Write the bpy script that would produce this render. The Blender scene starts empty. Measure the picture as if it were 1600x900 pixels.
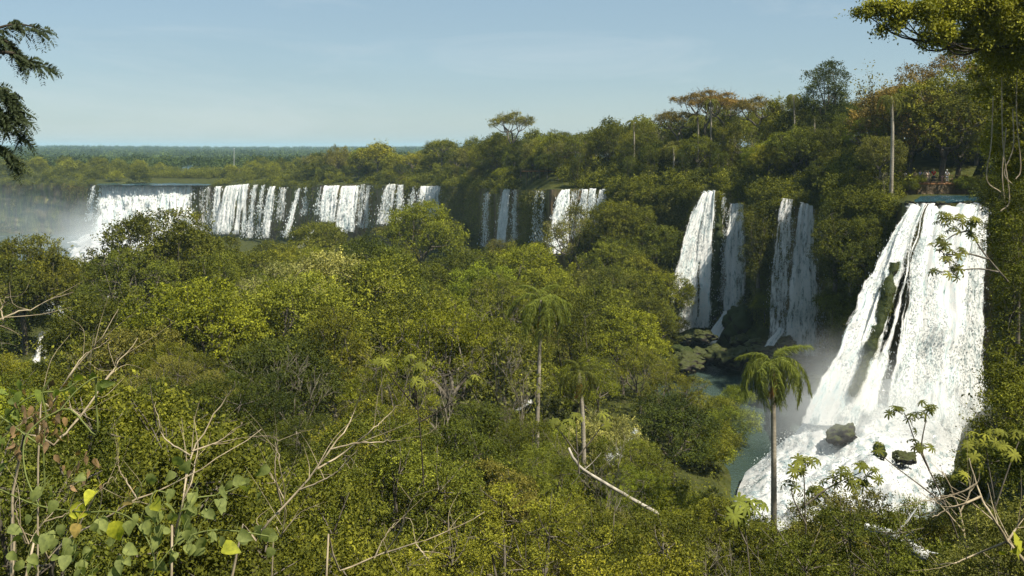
import bpy, math, random
import numpy as np
from mathutils import Vector, Matrix

SC = bpy.context.scene
COL = SC.collection
F = 1555.0      # focal length of the photograph in its own pixels
HZ = 230.0      # row of the true horizon
R = math.radians

def P(px, py, Y):
    return np.array([(px - 800.0) / F * Y, Y, (HZ - py) / F * Y])

# ---------------------------------------------------------------- noise
def _hash(ix, iy, iz, s):
    h = (ix * 374761393 + iy * 668265263 + iz * 2147483647 + s * 974634777) & 0xFFFFFFFF
    h = ((h ^ (h >> 13)) * 1274126177) & 0xFFFFFFFF
    return ((h ^ (h >> 16)) & 0xFFFF) / 65535.0

def vnoise(p, s=0):
    p = np.asarray(p, float)
    i = np.floor(p).astype(np.int64); f = p - i; f = f * f * (3 - 2 * f)
    r = 0
    for dx in (0, 1):
        wx = f[:, 0] if dx else 1 - f[:, 0]
        for dy in (0, 1):
            wy = f[:, 1] if dy else 1 - f[:, 1]
            for dz in (0, 1):
                wz = f[:, 2] if dz else 1 - f[:, 2]
                r = r + wx * wy * wz * _hash(i[:, 0] + dx, i[:, 1] + dy, i[:, 2] + dz, s)
    return r

def fbm(p, o=3, s=0):
    p = np.asarray(p, float); r = 0; a = 0.5; t = 0
    for k in range(o):
        r = r + a * vnoise(p * 2.0 ** k, s + k * 17); t += a; a *= 0.5
    return r / t

def unit(v):
    return v / (np.linalg.norm(v, axis=-1, keepdims=True) + 1e-9)

# ---------------------------------------------------------------- meshes
class MB:
    """vertices, faces (tri or quad), a tint per face, a material slot per face"""
    def __init__(s):
        s.v = []; s.f = []; s.t = []; s.m = []; s.n = 0
    def add(s, v, f, tint=0.5, mi=0):
        v = np.asarray(v, float).reshape(-1, 3); f = np.asarray(f, np.int64)
        if len(f) == 0: return
        s.v.append(v); s.f.append(f + s.n); s.n += len(v)
        s.t.append(np.broadcast_to(np.asarray(tint, float), (len(f),)).copy())
        s.m.append(np.full(len(f), mi, np.int32))
    def merge(s, o, M=None, mi=None, tint=0.0):
        for v, f, t, m, in zip(o.v, o.f, o.t, o.m):
            pass
        off = 0
        for v, f, t, m in zip(o.v, o.f, o.t, o.m):
            vv = v if M is None else v @ M[:3, :3].T + M[:3, 3]
            s.v.append(vv); s.f.append(f - off + s.n); s.t.append(t + tint)
            s.m.append(m if mi is None else np.full(len(f), mi, np.int32))
            off += len(v); s.n += len(v)
    def mesh(s, name, mats, smooth=False, uv=None):
        me = bpy.data.meshes.new(name)
        v = np.concatenate(s.v); sizes = np.concatenate([np.full(len(f), f.shape[1], np.int32) for f in s.f])
        loops = np.concatenate([f.ravel() for f in s.f]).astype(np.int32)
        me.vertices.add(len(v)); me.vertices.foreach_set('co', v.astype(np.float32).ravel())
        me.loops.add(len(loops)); me.loops.foreach_set('vertex_index', loops)
        me.polygons.add(len(sizes))
        st = np.zeros(len(sizes), np.int32); st[1:] = np.cumsum(sizes)[:-1]
        me.polygons.foreach_set('loop_start', st)
        me.polygons.foreach_set('material_index', np.concatenate(s.m))
        if smooth: me.polygons.foreach_set('use_smooth', np.ones(len(sizes), bool))
        me.update(calc_edges=True)
        a = me.attributes.new('tint', 'FLOAT', 'FACE'); a.data.foreach_set('value', np.concatenate(s.t).astype(np.float32))
        for m in (mats if isinstance(mats, (list, tuple)) else [mats]): me.materials.append(m)
        return me
    def build(s, name, mats, parent=None, smooth=False):
        return link(name, s.mesh(name, mats, smooth), parent)

def link(name, me, parent=None):
    o = bpy.data.objects.new(name, me); COL.objects.link(o)
    if parent: o.parent = parent
    return o

def tag(o, label=None, cat=None, group=None, kind=None):
    if label: o['label'] = label
    if cat: o['category'] = cat
    if group: o['group'] = group
    if kind: o['kind'] = kind
    return o

def empty(name, loc=(0, 0, 0), rz=0.0):
    o = bpy.data.objects.new(name, None); COL.objects.link(o)
    o.location = loc; o.rotation_euler = (0, 0, rz); o.empty_display_size = 0.2
    return o

def tube(mb, pts, rad, sides=6, tint=0.5, mi=0, cap=True):
    pts = np.asarray(pts, float); n = len(pts)
    rad = np.broadcast_to(np.asarray(rad, float), (n,))
    tg = np.gradient(pts, axis=0); tg = unit(tg)
    ref = np.array([0.31, 0.17, 0.93]) if abs(tg[0, 2]) < 0.85 else np.array([0.9, 0.2, 0.1])
    a = unit(np.cross(tg, ref)); b = np.cross(tg, a)
    ang = np.linspace(0, 2 * math.pi, sides, endpoint=False)
    ring = (a[:, None, :] * np.cos(ang)[None, :, None] + b[:, None, :] * np.sin(ang)[None, :, None]) * rad[:, None, None] + pts[:, None, :]
    i = np.arange(n - 1)[:, None] * sides; j = np.arange(sides)[None, :]; k = (j + 1) % sides
    f = np.stack([i + j, i + k, i + sides + k, i + sides + j], -1).reshape(-1, 4)
    mb.add(ring.reshape(-1, 3), f, tint, mi)

def curve(pts, n=12):
    """Catmull-Rom through control points"""
    p = np.asarray(pts, float)
    if len(p) == 2: return p[0] + (p[1] - p[0]) * np.linspace(0, 1, n)[:, None]
    q = np.vstack([2 * p[0] - p[1], p, 2 * p[-1] - p[-2]]); out = []
    seg = len(p) - 1; m = max(2, n // seg)
    for i in range(seg):
        t = np.linspace(0, 1, m, endpoint=False)[:, None]
        a, b, c, d = q[i], q[i + 1], q[i + 2], q[i + 3]
        out.append(0.5 * ((2 * b) + (c - a) * t + (2 * a - 5 * b + 4 * c - d) * t ** 2 + (3 * b - a - 3 * c + d) * t ** 3))
    out.append(p[-1:]); return np.vstack(out)

def leaves(mb, c, axis, nrm, L, W, tint, mi=0):
    """one rhombic leaf per row"""
    u = unit(axis); v = unit(np.cross(nrm, u)); L = np.broadcast_to(L, (len(c),))[:, None]; W = np.broadcast_to(W, (len(c),))[:, None]
    n = len(c)
    w = unit(np.cross(u, v))
    vv = np.stack([c - u * L * .5, c + v * W * .5 - u * L * .05 + w * W * .12, c + u * L * .5, c - v * W * .5 - u * L * .05 + w * W * .12], 1).reshape(-1, 3)
    f = np.arange(n * 4).reshape(n, 4)
    mb.add(vv, f, tint, mi)

# ---------------------------------------------------------------- materials
def newmat(name):
    m = bpy.data.materials.new(name); m.use_nodes = True
    nt = m.node_tree; nt.nodes.clear()
    out = nt.nodes.new('ShaderNodeOutputMaterial')
    def N(t, **k):
        n = nt.nodes.new(t)
        for a, b in k.items():
            if a.startswith('i_'): n.inputs[a[2:].replace('_', ' ')].default_value = b
            else: setattr(n, a, b)
        return n
    return m, nt, out, N, nt.links.new

def ramp(N, stops):
    n = N('ShaderNodeValToRGB'); e = n.color_ramp.elements
    while len(e) < len(stops): e.new(0.5)
    for q, (p, c) in zip(e, stops):
        q.position = p; q.color = (*c, 1) if len(c) == 3 else c
    return n

def mix(N, L, fac, a, b, mode='MIX'):
    n = N('ShaderNodeMix', data_type='RGBA', blend_type=mode)
    for sock, val in ((n.inputs[0], fac), (n.inputs[6], a), (n.inputs[7], b)):
        if hasattr(val, 'is_linked'): L(val, sock)
        elif isinstance(val, (int, float)): sock.default_value = val
        else: sock.default_value = (*val, 1)
    return n.outputs[2]

def math_(N, L, op, a, b=0.0, c=0.0, clamp=False):
    n = N('ShaderNodeMath', operation=op, use_clamp=clamp)
    for s, v in zip(n.inputs, (a, b, c)):
        if hasattr(v, 'is_linked'): L(v, s)
        else: s.default_value = v
    return n.outputs[0]

def mat_leaf(name='leaf', trans=0.26, spec=0.09, fixed=None):
    m, nt, out, N, L = newmat(name)
    at = N('ShaderNodeAttribute', attribute_name='tint')
    if fixed is None:
        oi = N('ShaderNodeObjectInfo'); base = oi.outputs['Color']
    else:
        rgb = N('ShaderNodeRGB'); rgb.outputs[0].default_value = (*fixed, 1); base = rgb.outputs[0]
    r = ramp(N, [(0.0, (.25, .28, .32)), (0.3, (.62, .65, .66)), (0.55, (1.0, 1.0, 1.0)), (0.8, (1.5, 1.45, 1.3)), (1.0, (2.4, 2.3, 1.9))])  # wide tone spread also paints in dark gaps and leaf highlights
    L(at.outputs['Fac'], r.inputs[0])
    col = mix(N, L, 1.0, base, r.outputs[0], 'MULTIPLY')
    p = N('ShaderNodeBsdfPrincipled', i_Roughness=0.7); p.inputs['Specular IOR Level'].default_value = spec
    L(col, p.inputs['Base Color'])
    t = N('ShaderNodeBsdfTranslucent'); tc = mix(N, L, 1.0, col, (1.3, 1.3, .45), 'MULTIPLY'); L(tc, t.inputs[0])
    ms = N('ShaderNodeMixShader'); ms.inputs[0].default_value = trans
    L(p.outputs[0], ms.inputs[1]); L(t.outputs[0], ms.inputs[2]); L(ms.outputs[0], out.inputs[0])
    return m

def mat_bark(name, a, b, scale=6.0, fixed=True):
    m, nt, out, N, L = newmat(name)
    tc = N('ShaderNodeTexCoord'); mp = N('ShaderNodeMapping'); mp.inputs['Scale'].default_value = (1, 1, .3)
    L(tc.outputs['Object'], mp.inputs[0])
    n = N('ShaderNodeTexNoise', i_Scale=scale, i_Detail=4.0, i_Roughness=.65); L(mp.outputs[0], n.inputs['Vector'])
    r = ramp(N, [(.35, a), (.65, b)]); L(n.outputs[0], r.inputs[0])
    p = N('ShaderNodeBsdfPrincipled', i_Roughness=.85); p.inputs['Specular IOR Level'].default_value = .15
    L(r.outputs[0], p.inputs['Base Color'])
    bp = N('ShaderNodeBump', i_Strength=.5, i_Distance=.03); L(n.outputs[0], bp.inputs['Height']); L(bp.outputs[0], p.inputs['Normal'])
    L(p.outputs[0], out.inputs[0]); return m

def mat_plain(name, c, rough=.7, var=.25, scale=8.0, spec=.3):
    m, nt, out, N, L = newmat(name)
    tc = N('ShaderNodeTexCoord')
    n = N('ShaderNodeTexNoise', i_Scale=scale, i_Detail=3.0); L(tc.outputs['Object'], n.inputs['Vector'])
    lo = tuple(x * (1 - var) for x in c); hi = tuple(min(1, x * (1 + var)) for x in c)
    r = ramp(N, [(.3, lo), (.7, hi)]); L(n.outputs[0], r.inputs[0])
    p = N('ShaderNodeBsdfPrincipled', i_Roughness=rough); p.inputs['Specular IOR Level'].default_value = spec
    L(r.outputs[0], p.inputs['Base Color']); L(p.outputs[0], out.inputs[0]); return m

def mat_ground():
    m, nt, out, N, L = newmat('forest_floor')
    tc = N('ShaderNodeTexCoord')
    n = N('ShaderNodeTexNoise', i_Scale=.6, i_Detail=6.0, i_Roughness=.7); L(tc.outputs['Object'], n.inputs['Vector'])
    r = ramp(N, [(.3, (.022, .026, .008)), (.55, (.05, .056, .014)), (.75, (.075, .065, .03))]); L(n.outputs[0], r.inputs[0])
    p = N('ShaderNodeBsdfPrincipled', i_Roughness=.95); p.inputs['Specular IOR Level'].default_value = .05
    L(r.outputs[0], p.inputs['Base Color'])
    bp = N('ShaderNodeBump', i_Strength=.8, i_Distance=.4); L(n.outputs[0], bp.inputs['Height']); L(bp.outputs[0], p.inputs['Normal'])
    L(p.outputs[0], out.inputs[0]); return m

def mat_cliff():
    m, nt, out, N, L = newmat('mossy_cliff')
    tc = N('ShaderNodeTexCoord'); mp = N('ShaderNodeMapping'); mp.inputs['Scale'].default_value = (1, 1, .22)
    L(tc.outputs['Object'], mp.inputs[0])
    n = N('ShaderNodeTexNoise', i_Scale=.5, i_Detail=7.0, i_Roughness=.68); L(mp.outputs[0], n.inputs['Vector'])
    rock = ramp(N, [(.3, (.05, .036, .022)), (.5, (.15, .105, .06)), (.72, (.27, .2, .12))]); L(n.outputs[0], rock.inputs[0])
    n2 = N('ShaderNodeTexNoise', i_Scale=.35, i_Detail=6.0, i_Roughness=.7); L(mp.outputs[0], n2.inputs['Vector'])
    fac = ramp(N, [(.42, (0, 0, 0)), (.58, (1, 1, 1))]); L(n2.outputs[0], fac.inputs[0])
    n3 = N('ShaderNodeTexNoise', i_Scale=1.6, i_Detail=5.0); L(mp.outputs[0], n3.inputs['Vector'])
    moss = ramp(N, [(.3, (.055, .06, .014)), (.7, (.24, .225, .05))]); L(n3.outputs[0], moss.inputs[0])
    c = mix(N, L, fac.outputs[0], rock.outputs[0], moss.outputs[0])
    p = N('ShaderNodeBsdfPrincipled', i_Roughness=.8); p.inputs['Specular IOR Level'].default_value = .25
    L(c, p.inputs['Base Color'])
    bp = N('ShaderNodeBump', i_Strength=1.0, i_Distance=.8); L(n.outputs[0], bp.inputs['Height']); L(bp.outputs[0], p.inputs['Normal'])
    L(p.outputs[0], out.inputs[0]); return m

def mat_rock(name='wet_rock', a=(.006, .005, .004), b=(.028, .021, .016), moss=.36, mossc=(.04, .046, .01)):
    m, nt, out, N, L = newmat(name)
    tc = N('ShaderNodeTexCoord')
    n = N('ShaderNodeTexNoise', i_Scale=1.3, i_Detail=7.0, i_Roughness=.7); L(tc.outputs['Object'], n.inputs['Vector'])
    r = ramp(N, [(.3, a), (.7, b)]); L(n.outputs[0], r.inputs[0])
    g = N('ShaderNodeNewGeometry'); sx = N('ShaderNodeSeparateXYZ'); L(g.outputs['Normal'], sx.inputs[0])
    n2 = N('ShaderNodeTexNoise', i_Scale=.9, i_Detail=5.0); L(tc.outputs['Object'], n2.inputs['Vector'])
    up = math_(N, L, 'MULTIPLY_ADD', sx.outputs['Z'], .5, n2.outputs[0])
    f = ramp(N, [(1.0 - moss, (0, 0, 0)), (min(1, 1.15 - moss), (1, 1, 1))]); L(up, f.inputs[0])
    c = mix(N, L, f.outputs[0], r.outputs[0], mossc)
    p = N('ShaderNodeBsdfPrincipled', i_Roughness=.62); p.inputs['Specular IOR Level'].default_value = .22; L(c, p.inputs['Base Color'])
    bp = N('ShaderNodeBump', i_Strength=.9, i_Distance=.25); L(n.outputs[0], bp.inputs['Height']); L(bp.outputs[0], p.inputs['Normal'])
    L(p.outputs[0], out.inputs[0]); return m

def mat_fall(name, colour=(.84, .835, .81), soft=.55, across=2.2, along=.28, hard=2.6):
    """falling water: white streaks that break up where the 'dens' attribute is low"""
    m, nt, out, N, L = newmat(name)
    uv = N('ShaderNodeUVMap', uv_map='flow')
    mp = N('ShaderNodeMapping'); mp.inputs['Scale'].default_value = (across, along, 1); L(uv.outputs[0], mp.inputs[0])
    n = N('ShaderNodeTexNoise', i_Scale=1.0, i_Detail=6.0, i_Roughness=.68); L(mp.outputs[0], n.inputs['Vector'])
    mp2 = N('ShaderNodeMapping'); mp2.inputs['Scale'].default_value = (across * 2.3, along * 4.2, 1); L(uv.outputs[0], mp2.inputs[0])
    n2 = N('ShaderNodeTexNoise', i_Scale=1.0, i_Detail=4.0, i_Roughness=.75); L(mp2.outputs[0], n2.inputs['Vector'])
    s = math_(N, L, 'ADD', math_(N, L, 'MULTIPLY', n.outputs[0], .70), math_(N, L, 'MULTIPLY', n2.outputs[0], .30))
    d = N('ShaderNodeAttribute', attribute_name='dens')
    # alpha = (s - 0.5) * hard + (dens*2-0.5)
    al = math_(N, L, 'ADD', math_(N, L, 'MULTIPLY', math_(N, L, 'SUBTRACT', s, .5), hard * 2.9),
               math_(N, L, 'MULTIPLY_ADD', d.outputs['Fac'], 2.0, -.72), clamp=True)
    rr = ramp(N, [(.34, (.26, .50, .55)), (.42, (.66, .78, .79)), (.51, colour)]); L(s, rr.inputs[0])  # teal low end: thin water, plus shade blue put into the colour
    p = N('ShaderNodeBsdfPrincipled', i_Roughness=.55); p.inputs['Specular IOR Level'].default_value = .2
    L(rr.outputs[0], p.inputs['Base Color'])
    bp = N('ShaderNodeBump', i_Strength=1.0, i_Distance=.5); L(s, bp.inputs['Height']); L(bp.outputs[0], p.inputs['Normal'])
    va = N('ShaderNodeVectorMath', operation='ADD'); L(bp.outputs[0], va.inputs[0]); va.inputs[1].default_value = (.1, -.4, .62)
    vn = N('ShaderNodeVectorMath', operation='NORMALIZE'); L(va.outputs[0], vn.inputs[0]); L(vn.outputs[0], p.inputs['Normal'])
    t = N('ShaderNodeBsdfTranslucent'); L(rr.outputs[0], t.inputs[0])
    ms = N('ShaderNodeMixShader'); ms.inputs[0].default_value = .4; L(p.outputs[0], ms.inputs[1]); L(t.outputs[0], ms.inputs[2])
    tr = N('ShaderNodeBsdfTransparent'); m2 = N('ShaderNodeMixShader'); L(al, m2.inputs[0]); L(tr.outputs[0], m2.inputs[1]); L(ms.outputs[0], m2.inputs[2])
    L(m2.outputs[0], out.inputs[0]); return m

def mat_river(name, deep, foam=0.0, scale=.25):
    m, nt, out, N, L = newmat(name)
    tc = N('ShaderNodeTexCoord')
    n = N('ShaderNodeTexNoise', i_Scale=scale, i_Detail=7.0, i_Roughness=.65); n.inputs['Distortion'].default_value = .6
    L(tc.outputs['Object'], n.inputs['Vector'])
    f = ramp(N, [(max(0, .72 - foam), (0, 0, 0)), (max(.05, .84 - foam), (1, 1, 1))]); L(n.outputs[0], f.inputs[0])
    c = mix(N, L, f.outputs[0], deep, (.44, .445, .44))
    p = N('ShaderNodeBsdfPrincipled', i_Roughness=.12); L(c, p.inputs['Base Color'])
    rg = math_(N, L, 'MULTIPLY_ADD', f.outputs[0], .5, .1); L(rg, p.inputs['Roughness'])
    w = N('ShaderNodeTexNoise', i_Scale=2.2, i_Detail=4.0); L(tc.outputs['Object'], w.inputs['Vector'])
    bp = N('ShaderNodeBump', i_Strength=.5, i_Distance=.15); L(w.outputs[0], bp.inputs['Height']); L(bp.outputs[0], p.inputs['Normal'])
    L(p.outputs[0], out.inputs[0]); return m

def mat_volume(name, c, dens, aniso=.2, soft=False):
    m, nt, out, N, L = newmat(name)
    v = N('ShaderNodeVolumePrincipled'); v.inputs['Color'].default_value = (*c, 1); v.inputs['Density'].default_value = dens
    v.inputs['Anisotropy'].default_value = aniso
    if soft:
        # a drifting cloud: thick in the middle, torn and thin towards its edge
        tc = N('ShaderNodeTexCoord'); g = N('ShaderNodeTexGradient', gradient_type='SPHERICAL'); L(tc.outputs['Object'], g.inputs[0])
        n = N('ShaderNodeTexNoise', i_Scale=2.4, i_Detail=4.0, i_Roughness=.6); L(tc.outputs['Object'], n.inputs['Vector'])
        k = math_(N, L, 'MULTIPLY_ADD', math_(N, L, 'SUBTRACT', n.outputs[0], .5), 1.3, g.outputs['Fac'])
        k = math_(N, L, 'POWER', math_(N, L, 'MAXIMUM', k, 0.0), 1.5); k = math_(N, L, 'MULTIPLY', k, math_(N, L, 'MINIMUM', math_(N, L, 'MULTIPLY', g.outputs['Fac'], 6.0), 1.0))
        L(math_(N, L, 'MULTIPLY', k, dens), v.inputs['Density'])
    L(v.outputs[0], out.inputs['Volume']); return m

def mat_drops():
    m, nt, out, N, L = newmat('water_drops')
    at = N('ShaderNodeAttribute', attribute_name='tint'); r = ramp(N, [(0, (.6, .67, .68)), (1, (.88, .88, .86))]); L(at.outputs['Fac'], r.inputs[0])
    d = N('ShaderNodeBsdfDiffuse'); t = N('ShaderNodeBsdfTranslucent'); L(r.outputs[0], d.inputs[0]); L(r.outputs[0], t.inputs[0])
    ms = N('ShaderNodeMixShader'); ms.inputs[0].default_value = .5; L(d.outputs[0], ms.inputs[1]); L(t.outputs[0], ms.inputs[2]); L(ms.outputs[0], out.inputs[0]); return m
DROPS = mat_drops()
LEAF = mat_leaf()
BARK = mat_bark('bark', (.055, .045, .032), (.17, .15, .115))
PALE_BARK = mat_bark('pale_bark', (.20, .18, .14), (.42, .38, .31), 3.0)
SNAG = mat_bark('weathered_bark', (.10, .085, .06), (.25, .22, .17), 4.0)
DRY = mat_bark('dry_twig', (.19, .15, .095), (.40, .33, .22), 9.0)
DARK_BARK = mat_bark('dark_bark', (.022, .018, .012), (.06, .05, .035))
GROUND = mat_ground(); CLIFF = mat_cliff(); ROCK = mat_rock()
MOSSROCK = mat_rock('mossy_rock', (.008, .006, .004), (.026, .021, .012), moss=.74, mossc=(.026, .036, .005))

# ---------------------------------------------------------------- camera, light, render
cam = bpy.data.cameras.new('camera'); cam.sensor_width = 36.0; cam.lens = 36.0 * F / 1600.0
cam.shift_y = -(450.0 - HZ) / 1600.0
cam.clip_start = .1; cam.clip_end = 20000.0
co = link('camera', cam); co.rotation_euler = (R(90), 0, 0); SC.camera = co

SUN_EL = R(56.0); SUN_AZ = R(-41.0)      # azimuth measured from +x; negative lies behind the camera
sd = np.array([math.cos(SUN_EL) * math.cos(SUN_AZ), math.cos(SUN_EL) * math.sin(SUN_AZ), math.sin(SUN_EL)])
sl = bpy.data.lights.new('sun', 'SUN'); sl.energy = 4.8; sl.angle = R(.5); sl.color = (1.0, .93, .79)
so = link('sun', sl); so.rotation_euler = Vector(sd).to_track_quat('Z', 'Y').to_euler()
w = bpy.data.worlds.new('World'); SC.world = w; w.use_nodes = True
nt = w.node_tree; bg = nt.nodes['Background']; sky = nt.nodes.new('ShaderNodeTexSky')
sky.sky_type = 'NISHITA'; sky.sun_disc = False; sky.sun_elevation = SUN_EL
sky.sun_rotation = math.atan2(sd[0], sd[1]); sky.altitude = 200; sky.air_density = 1.0; sky.dust_density = .4; sky.ozone_density = 2.0
# thin high haze and faint cirrus over the clear sky
def _w(t, **k):
    n = nt.nodes.new(t)
    for a, b in k.items(): setattr(n, a, b)
    return n
tc = _w('ShaderNodeTexCoord'); mp = _w('ShaderNodeMapping'); mp.inputs['Scale'].default_value = (1.2, 1.2, 7.0); nt.links.new(tc.outputs['Generated'], mp.inputs[0])
cn = _w('ShaderNodeTexNoise'); cn.inputs['Scale'].default_value = 1.6; cn.inputs['Detail'].default_value = 5; cn.inputs['Roughness'].default_value = .6; nt.links.new(mp.outputs[0], cn.inputs['Vector'])
cr = _w('ShaderNodeMapRange'); cr.inputs[1].default_value = .35; cr.inputs[2].default_value = .75; cr.inputs[3].default_value = .50; cr.inputs[4].default_value = .66; nt.links.new(cn.outputs[0], cr.inputs[0])
mx = _w('ShaderNodeMix', data_type='RGBA'); nt.links.new(cr.outputs[0], mx.inputs[0]); nt.links.new(sky.outputs[0], mx.inputs[6]); mx.inputs[7].default_value = (3.0, 4.25, 4.95, 1)
c2 = _w('ShaderNodeTexNoise'); c2.inputs['Scale'].default_value = 2.3; c2.inputs['Detail'].default_value = 7; c2.inputs['Roughness'].default_value = .62; c2.inputs['Distortion'].default_value = .8; nt.links.new(mp.outputs[0], c2.inputs['Vector'])
c3 = _w('ShaderNodeMapRange'); c3.inputs[1].default_value = .5; c3.inputs[2].default_value = .8; c3.inputs[3].default_value = 0; c3.inputs[4].default_value = .30; nt.links.new(c2.outputs[0], c3.inputs[0])
m3 = _w('ShaderNodeMix', data_type='RGBA'); nt.links.new(c3.outputs[0], m3.inputs[0]); nt.links.new(mx.outputs[2], m3.inputs[6]); m3.inputs[7].default_value = (6.6, 7.0, 7.2, 1)
nt.links.new(m3.outputs[2], bg.inputs[0]); bg.inputs[1].default_value = .063
vs = SC.view_settings; vs.view_transform = 'Standard'; vs.look = 'None'; vs.exposure = 0.88; vs.gamma = 1.0
SC.render.engine = 'CYCLES'
cy = SC.cycles; cy.max_bounces = 7; cy.diffuse_bounces = 2; cy.glossy_bounces = 2; cy.transmission_bounces = 3
cy.volume_bounces = 4; cy.transparent_max_bounces = 16; cy.caustics_reflective = False; cy.caustics_refractive = False
cy.use_denoising = True; cy.use_adaptive_sampling = True; cy.adaptive_threshold = .02
# ================================================================ terrain
# the gorge wall seen from the camera: (photo column, distance, row of the lip)
LIP = [(-3000, 760, 276), (-1500, 560, 281), (0, 480, 285), (130, 450, 287), (155, 432, 289), (310, 430, 289), (332, 426, 290), (400, 405, 289), (480, 380, 291),
       (500, 365, 289), (580, 350, 288), (598, 330, 290), (690, 310, 291), (702, 288, 292), (752, 262, 295), (812, 228, 297), (832, 212, 297),
       (860, 198, 296), (945, 192, 296), (962, 180, 299), (1050, 167, 300), (1085, 163, 298), (1120, 160, 298), (1172, 159, 304), (1180, 149, 309),
       (1204, 147, 311), (1292, 144, 313), (1300, 129, 313), (1345, 122, 315), (1408, 116, 317), (1416, 110, 317), (1548, 108, 318), (1570, 106, 310),
       (1640, 104.5, 305), (1720, 103, 300), (1800, 98, 292), (1900, 84, 275), (2800, 45, 240), (5000, 40, 235)]
_lx = [a[0] for a in LIP]
def lipY(px): return np.interp(px, _lx, [a[1] for a in LIP])
def lipZ(px):
    Y = lipY(px); return (HZ - np.interp(px, _lx, [a[2] for a in LIP])) / F * Y

GT = [(-3000, [(0, -1.7), (4, -4), (12, -10), (20, -14), (35, -17), (60, -19), (100, -21), (145, -22), (200, -38), (300, -41), (440, -41)]),
      (-100, [(0, -1.7), (4, -4), (12, -10), (20, -14), (35, -17), (60, -19), (100, -21), (145, -22), (200, -38), (300, -41), (440, -41)]),
      (130, [(0, -1.7), (4, -4.2), (12, -10.5), (20, -14.5), (35, -18), (60, -20.5), (100, -23.5), (145, -25.5), (200, -38), (300, -41), (440, -41)]),
      (300, [(0, -1.7), (4, -4.5), (12, -11), (20, -15), (35, -18.5), (60, -20.5), (100, -22.5), (180, -25), (230, -36), (330, -40), (420, -38)]),
      (600, [(0, -1.7), (4, -4.5), (15, -13), (25, -17.5), (40, -20.5), (60, -22), (90, -24), (130, -25), (180, -27), (250, -31), (330, -34)]),
      (850, [(0, -1.7), (4, -4.5), (20, -15), (30, -20), (45, -23), (65, -25), (90, -26.5), (130, -28), (170, -29), (210, -29.5)]),
      (1000, [(0, -1.7), (4, -4.5), (30, -20), (45, -24), (65, -26.5), (90, -29), (130, -30.3), (160, -30.3), (176, -27)]),
      (1040, [(0, -1.7), (4, -4.5), (30, -20), (45, -24), (65, -27), (90, -29.3), (120, -30.5), (132, -33.5), (156, -33), (166, -28)]),
      (1110, [(0, -1.7), (4, -4.5), (30, -20), (45, -24), (65, -28), (90, -30), (106, -30.8), (114, -33.5), (156, -33), (161, -29)]),
      (1190, [(0, -1.7), (4, -4.5), (30, -20), (45, -24), (60, -27.3), (78, -30.3), (88, -33.5), (136, -33.2), (142, -29.5), (148, -24)]),
      (1300, [(0, -1.7), (4, -4.5), (30, -19.5), (45, -24), (58, -27), (70, -30.5), (80, -33.5), (110, -33), (128, -29)]),
      (1450, [(0, -1.7), (4, -4.5), (25, -16), (35, -19), (45, -22), (58, -27), (72, -32), (80, -33.5), (100, -33), (108, -28)]),
      (1545, [(0, -1.7), (4, -4), (15, -10), (25, -14.5), (40, -19), (60, -22), (80, -25), (104, -26)]),
      (1580, [(0, -1.7), (4, -3.6), (15, -8.5), (25, -12), (40, -15), (60, -16), (80, -23), (104, -25)]),
      (1680, [(0, -1.7), (4, -3.4), (15, -7), (25, -9), (40, -9), (58, -10), (80, -19), (104, -22)]),
      (1880, [(0, -1.7), (10, -5), (40, -7), (60, -10), (84, -12)]),
      (2800, [(0, -1.7), (10, -3), (40, -3)]), (5000, [(0, -1.7), (10, -3), (40, -3)])]
_gx = np.array([g[0] for g in GT])
def gorgeZ(px, Y):
    px = np.atleast_1d(np.asarray(px, float)); Y = np.atleast_1d(np.asarray(Y, float))
    Z = np.stack([np.interp(Y, [a[0] for a in g[1]], [a[1] for a in g[1]]) for g in GT])   # tables x points
    i = np.clip(np.searchsorted(_gx, px, side='right') - 1, 0, len(_gx) - 2)
    t = (px - _gx[i]) / (_gx[i + 1] - _gx[i]); k = np.arange(len(px))
    return Z[i, k] * (1 - t) + Z[i + 1, k] * t

# height that the plateau gains behind the lip
_RX = [(-3000, 6), (0, 5), (300, 3), (480, 4), (700, 4), (850, 4.2), (960, 4.6), (1100, 6.2), (1300, 7.5), (1450, 8), (1560, 9), (1700, 9), (5000, 8)]
def plateauZ(px, Y):
    px = np.atleast_1d(np.asarray(px, float)); Y = np.atleast_1d(np.asarray(Y, float))
    d = np.maximum(Y - lipY(px), 0)
    rise = np.interp(px, [a[0] for a in _RX], [a[1] for a in _RX])
    notch = np.clip((px - 1396) / 10, 0, 1) * np.clip((1556 - px) / 10, 0, 1)
    d2 = np.where(d > 0, np.maximum(d - 3 - 24 * notch, 0), 0)
    h = rise * (1 - np.exp(-d2 / 22.0))
    z0 = lipZ(px)
    far = np.clip((d - 120) / 900.0, 0, 1); far = far * far * (3 - 2 * far)
    z = z0 + h
    # far country: a plain that climbs to a low wooded ridge on the skyline
    X = (px - 800) / F * Y
    q = np.stack([X / 900.0, Y / 900.0, np.zeros_like(X)], 1)
    zf = -24 + np.interp(Y, [0, 900, 1800, 3000, 4500, 9000], [0, 1, 6, 13, 19, 19]) + 11 * (fbm(q * 1.6, 3, 5) - .5) * np.clip(Y / 2000, .3, 1) + 5 * np.clip((350 - px) / 350, 0, 1) * np.clip((Y - 1000) / 1500, 0, 1)
    return z * (1 - far) + zf * far

def groundZ(px, Y):
    return np.where(np.asarray(Y) > lipY(px), plateauZ(px, Y), gorgeZ(px, Y))

def grid_faces(nr, nc):
    i = np.arange(nr - 1)[:, None] * nc; j = np.arange(nc - 1)[None, :]
    return np.stack([i + j, i + j + 1, i + nc + j + 1, i + nc + j], -1).reshape(-1, 4)

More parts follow.
